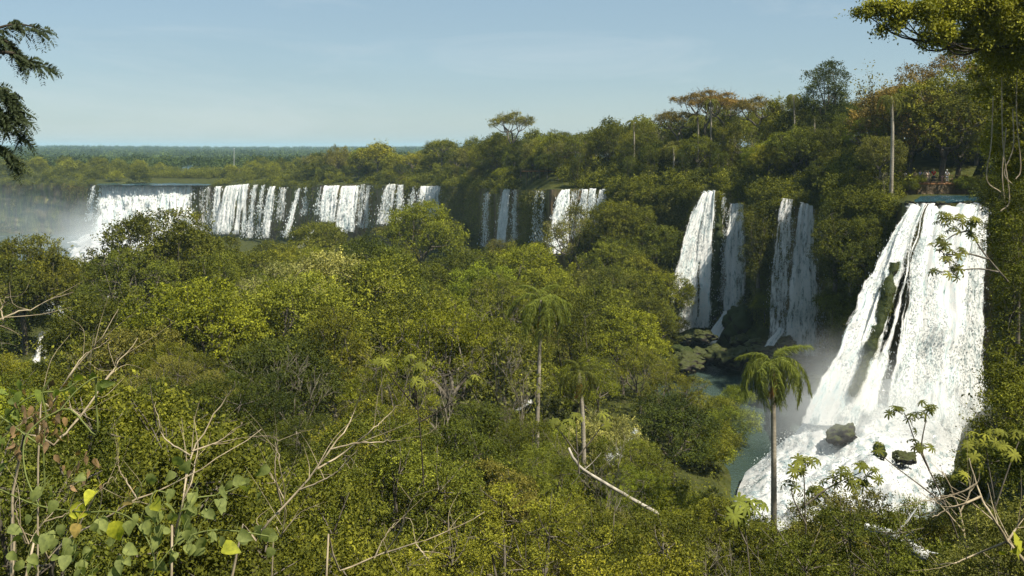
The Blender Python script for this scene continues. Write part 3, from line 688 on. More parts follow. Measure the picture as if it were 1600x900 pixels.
def tree_proto(seed, kind, H, Rr, leaf, nl, k=7, twigs=3, aspect=.5, droop=.12, bark=None, fuzz=.22, lob=None, r0=None, fork=None):
    """returns (trunk mesh, crown mesh, crown MB)"""
    rng = np.random.default_rng(seed)
    lob = lob or lobes_for(rng, kind, H, Rr)
    C = np.array([l[0] for l in lob]); rr = np.array([l[1] for l in lob]); fl = np.array([l[2] for l in lob])
    w = rr ** 2; w = w / w.sum(); ns = max(20, nl // k)
    li = rng.choice(len(lob), ns, p=w)
    d = rng.normal(0, 1, (ns, 3)); d[:, 2] += .45; d = unit(d)
    # every clump carries smaller clumps, so the crown breaks into lit heads and dark hollows
    nsub = 9 if kind in ('umbrella', 'airy') else 14
    sd_ = rng.normal(0, 1, (len(lob), nsub, 3)); sd_[..., 2] += .35; sd_ = unit(sd_); sr = rng.uniform(.28, .46, (len(lob), nsub))
    sub = rng.integers(0, nsub, ns); e = sd_[li, sub]; rs = sr[li, sub]
    nz = fbm(d * 2.2 + C[li] * .7, 2, seed)
    q = d * (rs * (1 + .5 * (nz - .5)) * (1 - np.abs(rng.normal(0, fuzz, ns))))[:, None]
    pos = C[li] + (e * .78 + q) * rr[li][:, None] * np.stack([np.ones(ns), np.ones(ns), fl[li]], 1)
    d = unit(d * .75 + e * .4)
    # shoots buried deep in a neighbouring clump are dropped
    dist = np.linalg.norm((pos[:, None, :] - C[None]) / np.stack([rr, rr, rr * fl], 1)[None], axis=2)
    dist[np.arange(ns), li] = 9
    keep = (dist.min(1) > .62) | (rng.random(ns) < .15)
    pos, d, li = pos[keep], d[keep], li[keep]
    lt = rng.uniform(.3, .62, len(lob))
    tint = np.clip(lt[li] + rng.normal(0, .1, len(li)) + .25 * (fbm(pos * .9, 2, seed + 3) - .5), .02, .95)
    ln_ = .34 / leaf ** .55 / 1.0 if leaf < 1 else .25
    mb = MB(); sprigs(mb, rng, pos, d, leaf, k, tint + .12 * rng.choice([-1, 0, 0, 1], len(pos)), aspect=aspect, droop=droop, length=ln_ * 2.0)
    # a few shoots that break the outline
    m = max(8, len(pos) // 22); i = rng.choice(len(pos), m)
    sprigs(mb, rng, pos[i] + d[i] * leaf * 2.5, unit(d[i] + np.array([0, 0, .4])), leaf, k, tint[i] + .1, length=ln_ * 3.4, spread=.3, aspect=aspect, droop=droop)
    tb = MB(); hb = {'umbrella': .55, 'bush': .1, 'tall': .3, 'drape': .2}.get(kind, .36) * H
    r0_in = r0; r0 = r0 or .03 * H * (.6 if kind in ('bush',) else 1) * .75
    lean = rng.normal(0, .03, 2) * H
    if fork is None: fork = np.array([lean[0], lean[1], hb])
    else: hb = fork[2]; lean = fork[:2]
    tube(tb, curve([[0, 0, -1.2], [lean[0] * .3, lean[1] * .3, hb * .5], fork], 8), np.linspace(r0 * 1.3, r0 * .8, 9)[:len(curve([[0, 0, -1.2], [lean[0] * .3, lean[1] * .3, hb * .5], fork], 8))], 7)
    order = np.argsort(np.arctan2(C[:, 1] - fork[1], C[:, 0] - fork[0])) if r0_in is None else np.argsort(C[:, 0])
    ng = max(1, len(lob) // 4); nodes = {}
    for gi, grp in enumerate(np.array_split(order, ng)):
        m_ = C[grp].mean(0); nd = fork * .42 + m_ * .58 + np.array([0, 0, -.05 * H]); st = fork - np.array([0, 0, .12 * hb * (gi % 3)])
        pts = curve([st, (st + nd) / 2 + rng.normal(0, .03 * H, 3), nd], 8); tube(tb, pts, np.linspace(r0 * .7, r0 * .42, len(pts)), 6)
        for j in grp: nodes[j] = nd
    for j, (c, r, f) in enumerate(lob):
        nd = nodes[j]; mid = (nd + c) / 2 + np.array([0, 0, -.03 * H]) + rng.normal(0, .02 * H, 3)
        pts = curve([nd, mid, c], 8)
        tube(tb, pts, np.linspace(r0 * .4, r0 * .12, len(pts)), 5)
        for t in range(twigs):
            e = unit(rng.normal(0, 1, 3) + np.array([0, 0, .5])) * r * rng.uniform(.8, 1.15 if kind != 'airy' else 1.4)
            q = curve([c, c + e * .5 + rng.normal(0, .05 * r, 3), c + e], 5)
            tube(tb, q, np.linspace(r0 * .12, r0 * .04, len(q)), 4)
    return tb.mesh('trunk', bark or BARK, True), mb.mesh('crown', LEAF), mb

def bare_proto(seed, H, depth=4, spread=.55, bark=None, r=.0095, leafy=0, leaf=.2):
    rng = np.random.default_rng(seed); paths = []
    branchy(rng, (0, 0, -.5), (rng.normal(0, .1), rng.normal(0, .1), 1), H * .42, H * r, depth, paths, spread, .35, (3, 4), 6, .68)
    tb = MB()
    for p, rd, dp in paths: tube(tb, p, np.maximum(rd, H * .0007), 6 if dp > 2 else 4)
    tips = np.array([p[-1] for p, _, dp in paths if dp <= 1]); td = unit(np.array([p[-1] - p[-2] for p, _, dp in paths if dp <= 1]))
    mb = MB()
    if leafy:
        i = rng.choice(len(tips), min(leafy, len(tips)), replace=leafy > len(tips))
        sprigs(mb, rng, tips[i], td[i], leaf, 6, rng.uniform(.3, .7, len(i)))
    return tb.mesh('trunk', bark or SNAG, True), (mb.mesh('crown', LEAF) if leafy else None), mb

# prototypes: [trunk, crown, raw]; near ones carry small leaves, far ones larger sprays
NEAR = {}; MID = {}; FAR = {}
for i in range(3): NEAR['broad%d' % i] = tree_proto(10 + i, 'broad', 9.0, 3.6, .082, 66000, k=12, twigs=5, aspect=.58)
NEAR['airy0'] = tree_proto(20, 'airy', 9.5, 3.8, .08, 36000, k=11, twigs=9); NEAR['airy1'] = tree_proto(21, 'airy', 9.0, 3.4, .105, 28000, k=10, twigs=9, aspect=.36)
NEAR['tall0'] = tree_proto(22, 'tall', 10.0, 3.0, .08, 52000, k=11)
NEAR['bush0'] = tree_proto(23, 'bush', 4.5, 2.8, .068, 56000, k=11, twigs=6); NEAR['bush1'] = tree_proto(24, 'bush', 4.0, 2.6, .095, 34000, k=10, twigs=6, aspect=.42)
NEAR['drape0'] = tree_proto(25, 'drape', 8.0, 2.6, .09, 46000, k=11, droop=.55)
for i in range(4): MID['broad%d' % i] = tree_proto(40 + i, 'broad', 9.0, 4.6, .165, 30000, k=10, twigs=2, aspect=.58)
for i in range(2): MID['airy%d' % i] = tree_proto(50 + i, 'airy', 10.0, 4.4, .15, 17000, k=9, twigs=6)
for i in range(2): MID['tall%d' % i] = tree_proto(55 + i, 'tall', 11.0, 3.4, .155, 24000, k=9, twigs=2)
for i in range(2): MID['bush%d' % i] = tree_proto(60 + i, 'bush', 4.4, 3.0, .135, 17000, k=9, twigs=2)
for i in range(2): MID['drape%d' % i] = tree_proto(65 + i, 'drape', 10.0, 3.0, .15, 21000, k=9, droop=.6, twigs=2)
for i in range(2): MID['umbrella%d' % i] = tree_proto(68 + i, 'umbrella', 11.0, 4.8, .16, 12000, k=9, twigs=5)
for i in range(3): FAR['broad%d' % i] = tree_proto(80 + i, 'broad', 9.0, 5.0, .42, 6000, k=6, twigs=1, aspect=.6)
FAR['airy0'] = tree_proto(85, 'airy', 10.0, 4.8, .36, 4000, k=6, twigs=4); FAR['tall0'] = tree_proto(86, 'tall', 11.0, 3.8, .4, 5000, k=6, twigs=1, aspect=.6)
FAR['umbrella0'] = tree_proto(87, 'umbrella', 11.0, 5.2, .36, 3400, k=6, twigs=3); FAR['bush0'] = tree_proto(88, 'bush', 4.4, 3.2, .34, 3600, k=6, twigs=1, aspect=.6)
TUFT = [tree_proto(90 + i, 'bush', 3.4, 2.3, .27, 900, k=6, twigs=0, aspect=.55) for i in range(3)]
BARE = [bare_proto(100, 9, 4), bare_proto(101, 8, 4), bare_proto(102, 10, 4, leafy=160, leaf=.3), bare_proto(103, 9, 4, spread=.45, leafy=60, leaf=.25)]

TONE = {'olive': (.132, .140, .017), 'dark olive': (.086, .096, .013), 'deep green': (.06, .074, .013), 'bright green': (.172, .192, .017), 'yellow-green': (.208, .208, .023), 'pale green': (.255, .25, .075), 'dusty olive': (.158, .152, .032), 'rusty orange': (.185, .125, .03), 'brownish': (.145, .115, .028)}

LANDMARKS = [(250, 330, 'the widest curtain of falling water'), (370, 320, 'the ragged-footed white fall'), (455, 330, 'the slanting white thread of water'), (545, 325, 'the twin white curtains'), (665, 340, 'the bright round tree by the veil-like fall'),
             (785, 340, 'the narrow white fall on bare moss'), (870, 340, 'the feathery white fall'), (925, 330, 'the cluster of narrow strands'), (1085, 400, 'the tall sunlit fall'), (1150, 400, 'the shaded blue fall'),
             (1245, 430, 'the two shaded blue-grey falls'), (1440, 480, 'the biggest fall'), (843, 540, 'the lone slender palm'), (1205, 640, 'the palm before the foam'), (1120, 560, 'the calm rock pool'), (905, 610, 'the palm with dead orange fronds'),
             (975, 690, 'the small rapid between trees'), (960, 750, 'the pale leaning log'), (1395, 845, 'the bleached fallen trunk'), (510, 430, 'the pale feathery grove'), (255, 345, 'the dark rounded tree before the spray'), (300, 460, 'the lime green canopy'),
             (180, 400, 'the bare tree before the spray'), (1440, 280, 'the crowded viewing platform'), (845, 262, 'the small viewing deck'), (805, 190, 'the flat-topped tree on the ridge'), (1100, 160, 'the rusty flat-topped trees'), (1395, 220, 'the tall bare palm stem'),
             (1295, 130, 'the dark round tree on the skyline'), (1550, 150, 'the huge overhanging tree'), (430, 800, 'the tangle of bare twigs'), (150, 820, 'the heart-leaved vine'), (700, 800, 'the deep shade under the canopy'), (1430, 680, 'the umbrella-leaved sapling'), (1540, 540, 'the twiggy bank beside the biggest fall'), (60, 540, 'the white water glimpsed through leaves'), (90, 660, 'the withered hanging leaves'), (1580, 800, 'the forked pale branches'), (1170, 470, 'the pale-leaved bush on the ledge')]
_used = {}
def where(px, py):
    d = sorted((math.hypot((px - a) / 1.0, (py - b) * 1.2), t, a, b) for a, b, t in LANDMARKS)
    (d0, t, a, b), (d1, t2, a2, b2) = d[0], d[1]
    dy = py - b
    rel = 'just below' if dy > 35 else 'just above' if dy < -35 else 'beside'
    if d0 > 90: rel = {'just below': 'well below', 'just above': 'high above', 'beside': 'out from'}[rel]
    return rel, t, t2
def tree_label(look, px, py, noun='tree'):
    rel, t, t2 = where(px, py)
    for lab in ('%s %s %s %s' % (look, noun, rel, t), '%s %s between %s and %s' % (look, noun, t, t2),
                '%s %s %s %s, nearer than its twin' % (look, noun, rel, t), '%s %s %s %s, lowest of its kind there' % (look, noun, rel, t)):
        if len(lab.split()) > 16: continue
        if lab not in _used: _used[lab] = 1; return lab
    return '%s %s in the canopy %s %s' % (look, noun, rel, t)

def put_tree(proto, x, y, z, s=1.0, rz=None, tone='olive', label=None, name='tree', cat='tree', group=None, rng=random, sz=1.0, look=None, jitter=.14, tilt=.06):
    t = empty(name, (x, y, z), rng.uniform(0, 6.28) if rz is None else rz); t.scale = (s, s, s * sz)
    t.rotation_euler.x = rng.uniform(-tilt, tilt); t.rotation_euler.y = rng.uniform(-tilt, tilt)
    a = link('trunk', proto[0], t)
    c = TONE[tone] if isinstance(tone, str) else tone
    if proto[1]:
        b = link('crown', proto[1], t)
        j = 1 + rng.uniform(-jitter, jitter); k = 1 + rng.uniform(-jitter, jitter) * .5
        b.color = (c[0] * j * k, c[1] * j, c[2] * j * (2 - k), 1)
    px = 800 + x / y * F; py = HZ - (z + 7 * s) / y * F
    tag(t, label or tree_label(look or tone, px, py, cat), cat, group)
    return t

rnd = random.Random(7)
CUT = []        # spots kept free of random trees: (px, Y, radius)
VIEW = []

# ---- gorge canopy ------------------------------------------------------------
YT = [(-200, 150), (60, 148), (200, 150), (300, 182), (420, 215), (520, 225), (600, 250), (700, 235), (780, 215), (850, 186), (950, 178), (1000, 160), (1030, 143), (1060, 122), (1100, 104), (1140, 78), (1180, 63), (1250, 58), (1400, 57), (1450, 60), (1500, 74), (1545, 92), (1600, 76), (1700, 60), (1900, 40)]
def tmax(px): return np.interp(px, [a[0] for a in YT], [a[1] for a in YT])
# lines of sight that stay open: (px0, px1, py of the thing to be seen, its distance)
OPEN = [(60, 225, 392, 300), (826, 858, 648, 75), (1186, 1224, 735, 66), (940, 1012, 672, 72), (800, 842, 634, 90), (54, 74, 556, 105), (1045, 1075, 545, 125), (1080, 1110, 578, 125), (1115, 1300, 612, 125), (1140, 1420, 760, 85), (1150, 1190, 765, 85), (455, 500, 384, 300), (566, 590, 372, 290), (885, 1035, 702, 42), (1380, 1545, 700, 104)]
def sight(px, Y, r_px):
    """highest row (smallest py) a crown may reach at this place"""
    lim = 0
    for a, b, py, D in OPEN:
        if a - r_px < px < b + r_px and Y < D: lim = max(lim, py)
    return lim

cands = []
g = random.Random(11)
Y = 13.0
while Y < 255:
    s = 4.2 + Y * .050
    px = -150 + g.uniform(0, 60)
    while px < 1780:
        yy = Y + g.uniform(-.45, .45) * s
        cands.append((px + g.uniform(-.3, .3) * s / Y * F, yy, s)); px += s / Y * F * .98
    Y += s * .86
feature = []
def pick(tab, g):
    r = g.random() * sum(w for _, w in tab)
    for k, w in tab:
        r -= w
        if r <= 0: return k
    return tab[-1][0]
placed = []
def plan(px, Y, kind=None, tone=None, s=None, top=None, **k):
    placed.append((px, Y)); feature.append((px, Y, kind, tone, s, top, k))

def lod(Y): return NEAR if Y < 66 else MID if Y < 235 else FAR
def choose(D, kind, g):
    ks = [a for a in D if a.startswith(kind)]
    return D[g.choice(ks)] if ks else D[g.choice(list(D))]
HT = {'broad': 9.2, 'airy': 10.0, 'tall': 10.8, 'bush': 4.3, 'drape': 9.5, 'umbrella': 10.6}

def grow(px, Y, kind, tone, g, top=None, s=None, z=None, label=None, name='tree', cat='tree', group=None, rz=None, sz=1.0, D=None):
    zg = float(groundZ(px, Y)[0]) if z is None else z
    D = D or lod(Y); pr = choose(D, kind, g)
    h = HT[kind]
    if D is NEAR and kind in ('tall', 'drape'): h -= 1
    if top is not None: s = ((HZ - top) / F * Y - zg) / h / sz
    s = s or g.uniform(.8, 1.2)
    return put_tree(pr, (px - 800) / F * Y, Y, zg, s, rz, tone, label, name, cat, group, g, sz)

# feature trees of the valley: column of the stem, distance, kind, tone, row of the top
G1 = 'trees filling the valley floor'; G2 = 'trees along the cliff top'; G3 = 'shrubs on the banks and ledges'
FEAT = [
 (256, 118, 'broad', 'dark olive', 331, .95, 'dark rounded tree standing against the white spray of the widest fall'),
 (300, 122, 'broad', 'olive', 356, 1, 'olive tree leaning against the dark rounded tree before the spray'),
 (205, 108, 'airy', 'olive', 392, 1, 'thin olive tree at the edge of the spray, beneath the bare tree'),
 (300, 78, 'broad', 'bright green', 436, 1, 'lime green flat canopy catching full sun in front of the dark rounded tree'),
 (350, 84, 'broad', 'bright green', 448, 1, 'second lime green crown, merging with the flat sunlit canopy'),
 (440, 92, 'airy', 'pale green', 420, 1, 'pale feathery tree, palest of the sunlit grove'),
 (510, 100, 'broad', 'pale green', 392, 1, 'tall pale feathery tree on top of the sunlit grove'),
 (575, 98, 'broad', 'yellow-green', 402, 1, 'yellow-green tree at the side of the sunlit grove facing the twin curtains'),
 (470, 85, 'broad', 'yellow-green', 432, 1, 'yellow-green crown in front of the pale feathery grove'),
 (662, 200, 'broad', 'bright green', 317, 1, 'bright round tree covering the foot of the veil-like fall'),
 (620, 205, 'umbrella', 'dusty olive', 350, 1, 'dusty flat-crowned tree below the veil-like fall'),
 (560, 190, 'broad', 'dark olive', 368, 1, 'dark olive tree at the foot of the twin white curtains'),
 (497, 205, 'broad', 'olive', 345, .9, 'olive tree next to the low cascade of the twin curtains'),
 (820, 150, 'broad', 'bright green', 384, 1, 'bright green tree below the narrow white fall on moss'),
 (905, 180, 'airy', 'dusty olive', 330, 1, 'pale twiggy bush hiding the foot of the narrow strands'),
 (720, 140, 'broad', 'dark olive', 388, 1, 'dark broad tree in the valley below the bare mossy wall'),
 (400, 135, 'broad', 'olive', 390, 1, 'olive tree in the hollow beneath the slender white strands'),
 (340, 128, 'tall', 'olive', 372, 1, 'upright olive tree with hanging foliage below the broken white fall'),
 (40, 112, 'broad', 'olive', 372, 1, 'broad olive tree at the end of the valley, before the blue mist'),
 (-30, 105, 'broad', 'dark olive', 385, 1, 'dark tree half out of view before the blue mist'),
 (105, 118, 'broad', 'olive', 400, 1, 'rounded olive tree overlooking the white river'),
]
for f in FEAT: placed.append((f[0], f[1]))
gg = random.Random(5); n_tree = 0; valley = []
for px, Y, kind, tone, top, s, label in FEAT:
    valley.append((px, Y)); grow(px, Y, kind, tone, gg, top=top, label=label, group=G1); n_tree += 1

KT = [('broad', 5), ('airy', 2.2), ('tall', 1.2), ('drape', .7)]
TT = [('olive', 4), ('dark olive', 2.4), ('dusty olive', 1.6), ('bright green', 1.3), ('yellow-green', .6), ('deep green', .6), ('pale green', .6)]
g = random.Random(21)
fx = np.array([(f[0] - 800) / F * f[1] for f in FEAT]); fy = np.array([f[1] for f in FEAT])
extra = []
for px, Y, s in sorted(cands, key=lambda c: c[1]):
    if Y > tmax(px): continue
    x = (px - 800) / F * Y
    if len(fx) and np.min(np.hypot(fx - x, fy - Y)) < s * .62: continue
    if Y < 19 and 200 < px < 900: continue
    if math.hypot(x - (843 - 800) / F * 75, Y - 75) < 2.6: continue
    kind, tone = pick(KT, g), pick(TT, g)
    zg = float(groundZ(px, Y)[0])
    h = HT[kind]; sc = g.choice([g.uniform(.62, .85), g.uniform(.85, 1.1), g.uniform(.9, 1.25)]) * (1.0 if Y < 48 else min(1.15, .74 + Y * .003))
    top = HZ - (zg + h * sc) / Y * F
    lim = sight(px, Y, 3.4 * sc / Y * F)
    if px > 1500 and Y > 40: lim = max(lim, 330)
    if Y > 60: lim = max(lim, 375 if px > 260 else 405)
    if top < lim:
        kind = 'bush' if lim - top > 2.2 / Y * F else kind
        h = HT[kind]; hs = ((HZ - lim) / F * Y - zg) / h
        sc = min(sc, hs)
        if sc < .3: continue
    if sc < .5: kind = 'bush'; sc = min(1.0, sc * 2)
    extra.append((px, Y, kind, tone, sc))
print('valley trees', len(extra))
for px, Y, kind, tone, sc in extra:
    nm = ('shrub', 'shrub') if kind == 'bush' else ('tree', 'tree')
    grow(px, Y, kind, tone, g, s=sc, name=nm[0], cat=nm[1], group=G1 if kind != 'bush' else G3)

# ---- cliff top ---------------------------------------------------------------
SKY = [  # column, metres behind the lip, kind, tone, row of the top, label
 (805, 26, 'umbrella', 'dusty olive', 176, 'flat-topped airy tree rising highest above the middle of the ridge'),
 (776, 22, 'broad', 'olive', 205, 'olive tree under the flat-topped airy tree on the ridge'),
 (690, 20, 'umbrella', 'olive', 218, 'low flat-topped tree on the ridge above the short white curtain'),
 (590, 24, 'broad', 'yellow-green', 222, 'yellow-green tree on the ridge above the twin white curtains'),
 (530, 30, 'airy', 'dusty olive', 228, 'thin-crowned tree on the ridge, next to the black bare tree'),
 (877, 24, 'broad', 'olive', 204, 'flat olive crown on the skyline above the feathery fall'),
 (950, 20, 'broad', 'dark olive', 196, 'dark olive crown on the skyline above the narrow strands'),
 (1005, 26, 'tall', 'olive', 190, 'tall olive tree on the ridge between the strands and the sunlit fall'),
 (1060, 18, 'umbrella', 'brownish', 172, 'brownish flat-topped tree at the low end of the rusty crowns'),
 (1098, 22, 'umbrella', 'rusty orange', 142, 'rusty flat-topped tree, tallest above the sunlit fall'),
 (1132, 20, 'umbrella', 'rusty orange', 146, 'rusty flat-topped tree touching the tallest rusty crown'),
 (1185, 24, 'umbrella', 'brownish', 152, 'brownish tree with pale limbs above the shaded blue fall'),
 (1240, 22, 'broad', 'olive', 150, 'olive tree on the ridge above the blue-grey falls'),
 (1295, 24, 'tall', 'deep green', 98, 'dark round-headed tree sticking up alone on the skyline'),
 (1420, 26, 'broad', 'rusty orange', 118, 'rusty tree behind the tall bare palm stem'),
 (1470, 24, 'broad', 'olive', 108, 'olive tree rising behind the viewing platform'),
 (1260, 16, 'broad', 'yellow-green', 200, 'yellow-green tree on the slope above the blue-grey falls'),
 (1215, 15, 'broad', 'bright green', 210, 'bright green tree on the slope beneath the olive ridge tree'),
]
for px, d, kind, tone, top, label in SKY:
    Y = float(lipY(px)) + d
    grow(px, Y, kind, tone, g, top=top, label=label, group=G2, D=MID if Y < 330 else FAR)

def sky_row(px): return np.interp(px, [-200, 0, 150, 350, 480, 600, 700, 760, 805, 860, 950, 1050, 1100, 1200, 1290, 1360, 1450, 1540, 1600, 1700], [246, 246, 242, 250, 236, 232, 230, 224, 214, 214, 204, 196, 178, 172, 158, 160, 140, 110, 100, 90])
g = random.Random(33); edge = []
# rows of trees behind the lip, stepping up the slope
for row, (d0, step, hfac) in enumerate([(3.0, 5.0, .62), (9, 6.0, .9), (17, 6.6, 1.0), (27, 7.2, 1.0), (38, 8.0, 1.0)]):
    px = 470.0
    while px < 1700:
        Y = float(lipY(px)) + d0 + g.uniform(-1.5, 1.5)
        st = step * (1 if px > 820 else 1.35)
        px += st / math.hypot(Y / F, float(lipY(px - 6) - lipY(px + 6)) / 12 * .8) * g.uniform(.75, 1.2)
        if 1385 < px < 1565 and d0 < 27: continue          # river mouth and platform
        if 806 < px < 880 and d0 < 9: continue             # small deck
        edge.append((px, Y, d0, hfac))
print('edge trees', len(edge))
TT2 = [('olive', 4), ('dark olive', 3), ('bright green', 1.0), ('dusty olive', 1.2), ('yellow-green', 1.0), ('deep green', 1.2)]
for px, Y, d0, hf in edge:
    kind = g.choice(['broad', 'broad', 'broad', 'airy', 'tall', 'drape']) if d0 > 4 else g.choice(['bush', 'broad', 'drape', 'bush'])
    tone = pick(TT2, g); h = HT[kind]; zg = float(groundZ(px, Y)[0])
    sc = hf * g.uniform(.75, 1.15) * (1.0 if px > 900 else .85)
    top = HZ - (zg + h * sc) / Y * F
    sr = float(sky_row(px)) + (g.uniform(0, 14) if d0 > 9 else 25)
    if top < sr: sc *= max(.35, ((HZ - sr) / F * Y - zg) / (h * sc))
    elif d0 >= 17 and px < 1530: sc *= min(1.35, max(1.0, ((HZ - sr) / F * Y - zg) / (h * sc)))
    if px > 1530 and Y < 150: sc *= .38
    nm = 'shrub' if kind == 'bush' else 'tree'
    grow(px, Y, kind, tone, g, s=sc, name=nm, cat=nm, group=G2 if nm == 'tree' else G3, D=MID if Y < 300 else FAR)

# bare and half-bare trees on the skyline: column, metres behind the lip, prototype, row of the top, label
for px, d, pi, top, label in [(477, 40, 1, 230, 'black bare tree standing alone on the far ridge'), (515, 45, 0, 226, 'bare grey tree by the thin-crowned ridge tree'), (615, 30, 3, 222, 'leafless tree behind the yellow-green ridge tree'),
                              (905, 30, 0, 182, 'pale bare tree with fanned twigs above the feathery fall'), (932, 28, 3, 176, 'half-bare grey tree, taller neighbour of the fanned bare tree'), (960, 30, 2, 178, 'sparse-leaved grey tree on the skyline above the narrow strands'),
                              (1030, 26, 0, 178, 'bare tree on the skyline next to the tall olive tree'), (1180, 16, 3, 165, 'pale-limbed bare tree among the rusty crowns'), (1355, 24, 2, 84, 'lofty sparse-leaved tree beside the dark round-headed one'),
                              (1340, 12, 3, 240, 'grey bare tree on the slope beside the tall palm stem'), (1385, 3, 0, 250, 'dead tree with a pale stem at the brink of the biggest fall')]:
    Y = float(lipY(px)) + d; zg = float(groundZ(px, Y)[0]); s = ((HZ - top) / F * Y - zg) / [9, 8, 10, 9][pi] / 1.12
    put_tree(BARE[pi], (px - 800) / F * Y, Y, zg, s, None, 'dusty olive', label, 'bare_tree', 'bare tree', 'bare trees on the skyline', g)
# trees and bushes stepping down the slope between the middle wall and the tall sunlit fall, and along the foot of the wall
for px, d, kind, tone, top in [(958, 12, 'broad', 'olive', 312), (978, 9, 'broad', 'dark olive', 322), (1002, 7, 'drape', 'olive', 330), (1028, 6, 'broad', 'olive', 352), (1048, 7, 'drape', 'dark olive', 372), (968, 18, 'broad', 'olive', 372), (992, 15, 'bush', 'yellow-green', 388), (1014, 12, 'broad', 'olive', 402), (1040, 13, 'broad', 'bright green', 425), (1058, 9, 'bush', 'dark olive', 450), (985, 24, 'broad', 'olive', 420), (1010, 20, 'broad', 'dark olive', 440), (1030, 20, 'bush', 'olive', 468), (1050, 14, 'bush', 'olive', 480),
                             (725, 16, 'broad', 'olive', 362), (750, 12, 'bush', 'olive', 380), (775, 20, 'broad', 'dark olive', 384), (815, 16, 'broad', 'olive', 372), (840, 12, 'bush', 'yellow-green', 372), (935, 14, 'broad', 'olive', 352), (705, 20, 'broad', 'dark olive', 345), (1184, 3, 'drape', 'dark olive', 330), (1305, 3, 'drape', 'dark olive', 325), (1330, 4, 'broad', 'dark olive', 340), (1355, 4, 'drape', 'olive', 350), (1378, 5, 'broad', 'dark olive', 372), (1320, 6, 'bush', 'olive', 450), (1345, 7, 'bush', 'dark olive', 470)]:
    Y = float(lipY(px)) - d; zg = float(gorgeZ(px, Y)[0]); zt = (HZ - top) / F * Y; h = HT[kind]
    if zt - zg > h * 1.25: zg = zt - h * 1.05                # rooted on a ledge of the wall
    nm = 'shrub' if kind == 'bush' else 'tree'
    grow(px, Y, kind, tone, g, s=(zt - zg) / h, z=zg, name=nm, cat=nm, group=G2 if nm == 'tree' else G3, D=MID)
# thin pale snags rising through the canopy
for i, (px, Y, top, lab) in enumerate([(470, 60, 470, 'thin grey snag between the lime green canopy and the pale feathery grove'), (725, 66, 480, 'pale two-armed snag uphill of the dark-stemmed sapling'), (150, 60, 470, 'bare grey tree in the canopy beneath the white river'), (1060, 45, 700, 'grey snag among shrubs near the small rapid'), (1110, 40, 720, 'slim twiggy snag beside the palm before the foam'), (960, 50, 620, 'pale dead tree above the small rapid'), (820, 45, 700, 'low grey snag near the foot of the lone slender palm')]):
    zg = float(gorgeZ(px, Y)[0]); pi = i % 4; s = ((HZ - top) / F * Y - zg) / [9, 8, 10, 9][pi] / 1.12
    put_tree(BARE[pi], (px - 800) / F * Y, Y, zg, s, None, 'olive', lab, 'bare_tree', 'bare tree', None, g)
# bare tree in front of the spray
put_tree(BARE[3], (200 - 800) / F * 110, 110, float(groundZ(200, 110)[0]), 1.25, .4, 'dusty olive', 'wispy half-bare tree silhouetted before the white spray', 'bare_tree', 'bare tree', None, g)
for px, Y, pi, top, lab in [(795, 78, 0, 440, 'grey leafless tree left of centre of the valley, by the lone slender palm'), (780, 70, 3, 445, 'pale forked snag rising beside the lone slender palm'), (600, 70, 3, 440, 'thin pale snag poking out of the middle canopy'), (1575, 48, 0, 500, 'dense grey twiggy tree overhanging the shaded edge of the biggest fall'), (1540, 52, 1, 545, 'reddish twiggy shrub leaning from the bank over the biggest fall'), (1600, 40, 3, 470, 'bare twiggy tree topmost on the bank by the biggest fall')]:
    zg = float(groundZ(px, Y)[0]); s = ((HZ - top) / F * Y - zg) / [9, 8, 10, 9][pi] / 1.12
    put_tree(BARE[pi], (px - 800) / F * Y, Y, zg, s, None, 'dusty olive', lab.replace('left of centre of the valley, ', ''), 'bare_tree', 'bare tree', None, g)

# ---- far wood: one mass behind the named trees, and the ridge on the horizon ----
def scatter(mb, pts, protos, g, smin, smax, tints):
    for (x, y, z) in pts:
        pr = protos[g.randrange(len(protos))][2]; s = g.uniform(smin, smax); a = g.uniform(0, 6.28)
        M = np.eye(4); M[:3, :3] = np.array([[math.cos(a), -math.sin(a), 0], [math.sin(a), math.cos(a), 0], [0, 0, 1]]) * s; M[:3, 3] = (x, y, z)
        mb.merge(pr, M, tint=g.choice(tints))
g = random.Random(44); pts = []
for row in range(7):                                     # plateau wood on the far side
    px = -160.0
    while px < 640:
        d = 6 + row * 16 + g.uniform(-5, 5); Y = float(lipY(px)) + d
        px += (7.5 + row * .8) / Y * F * g.uniform(.7, 1.25)
        if 232 < px < 352 and d > 4 and row < 5: continue
        pts.append(((px - 800) / F * Y, Y, float(groundZ(px, Y)[0]) - (1.5 if row > 0 else 2.2)))
protos = [FAR[k] for k in ('broad0', 'broad1', 'broad2', 'airy0', 'bush0', 'bush0', 'bush0')]
mb = MB(); scatter(mb, pts, protos, g, .55, .95, (-.25, -.1, 0, .1, .25))
o = mb.build('forest', LEAF); o.color = (*TONE['olive'], 1); tag(o, 'low olive wood covering the plateau behind the far falls', 'forest', kind='stuff')
# filler wood on the near plateau, behind the tree rows
pts = []
for row in range(3):
    px = 640.0
    while px < 1800:
        d = 38 + row * 11 + g.uniform(-4, 4); Y = float(lipY(px)) + d; px += 7.5 / Y * F * g.uniform(.7, 1.2)
        zg = float(groundZ(px, Y)[0]); zs = (HZ - float(sky_row(px)) + 6) / F * Y
        pts.append(((px - 800) / F * Y, Y, min(zg, zs - 8.5)))
mb = MB(); scatter(mb, pts, [FAR['broad0'], FAR['broad1'], FAR['tall0']], g, .7, 1.0, (-.25, -.1, 0, .1))
o = mb.build('forest', LEAF); o.color = (*TONE['olive'], 1); tag(o, 'dense wood on the hill behind the cliff-top trees', 'forest', kind='stuff')
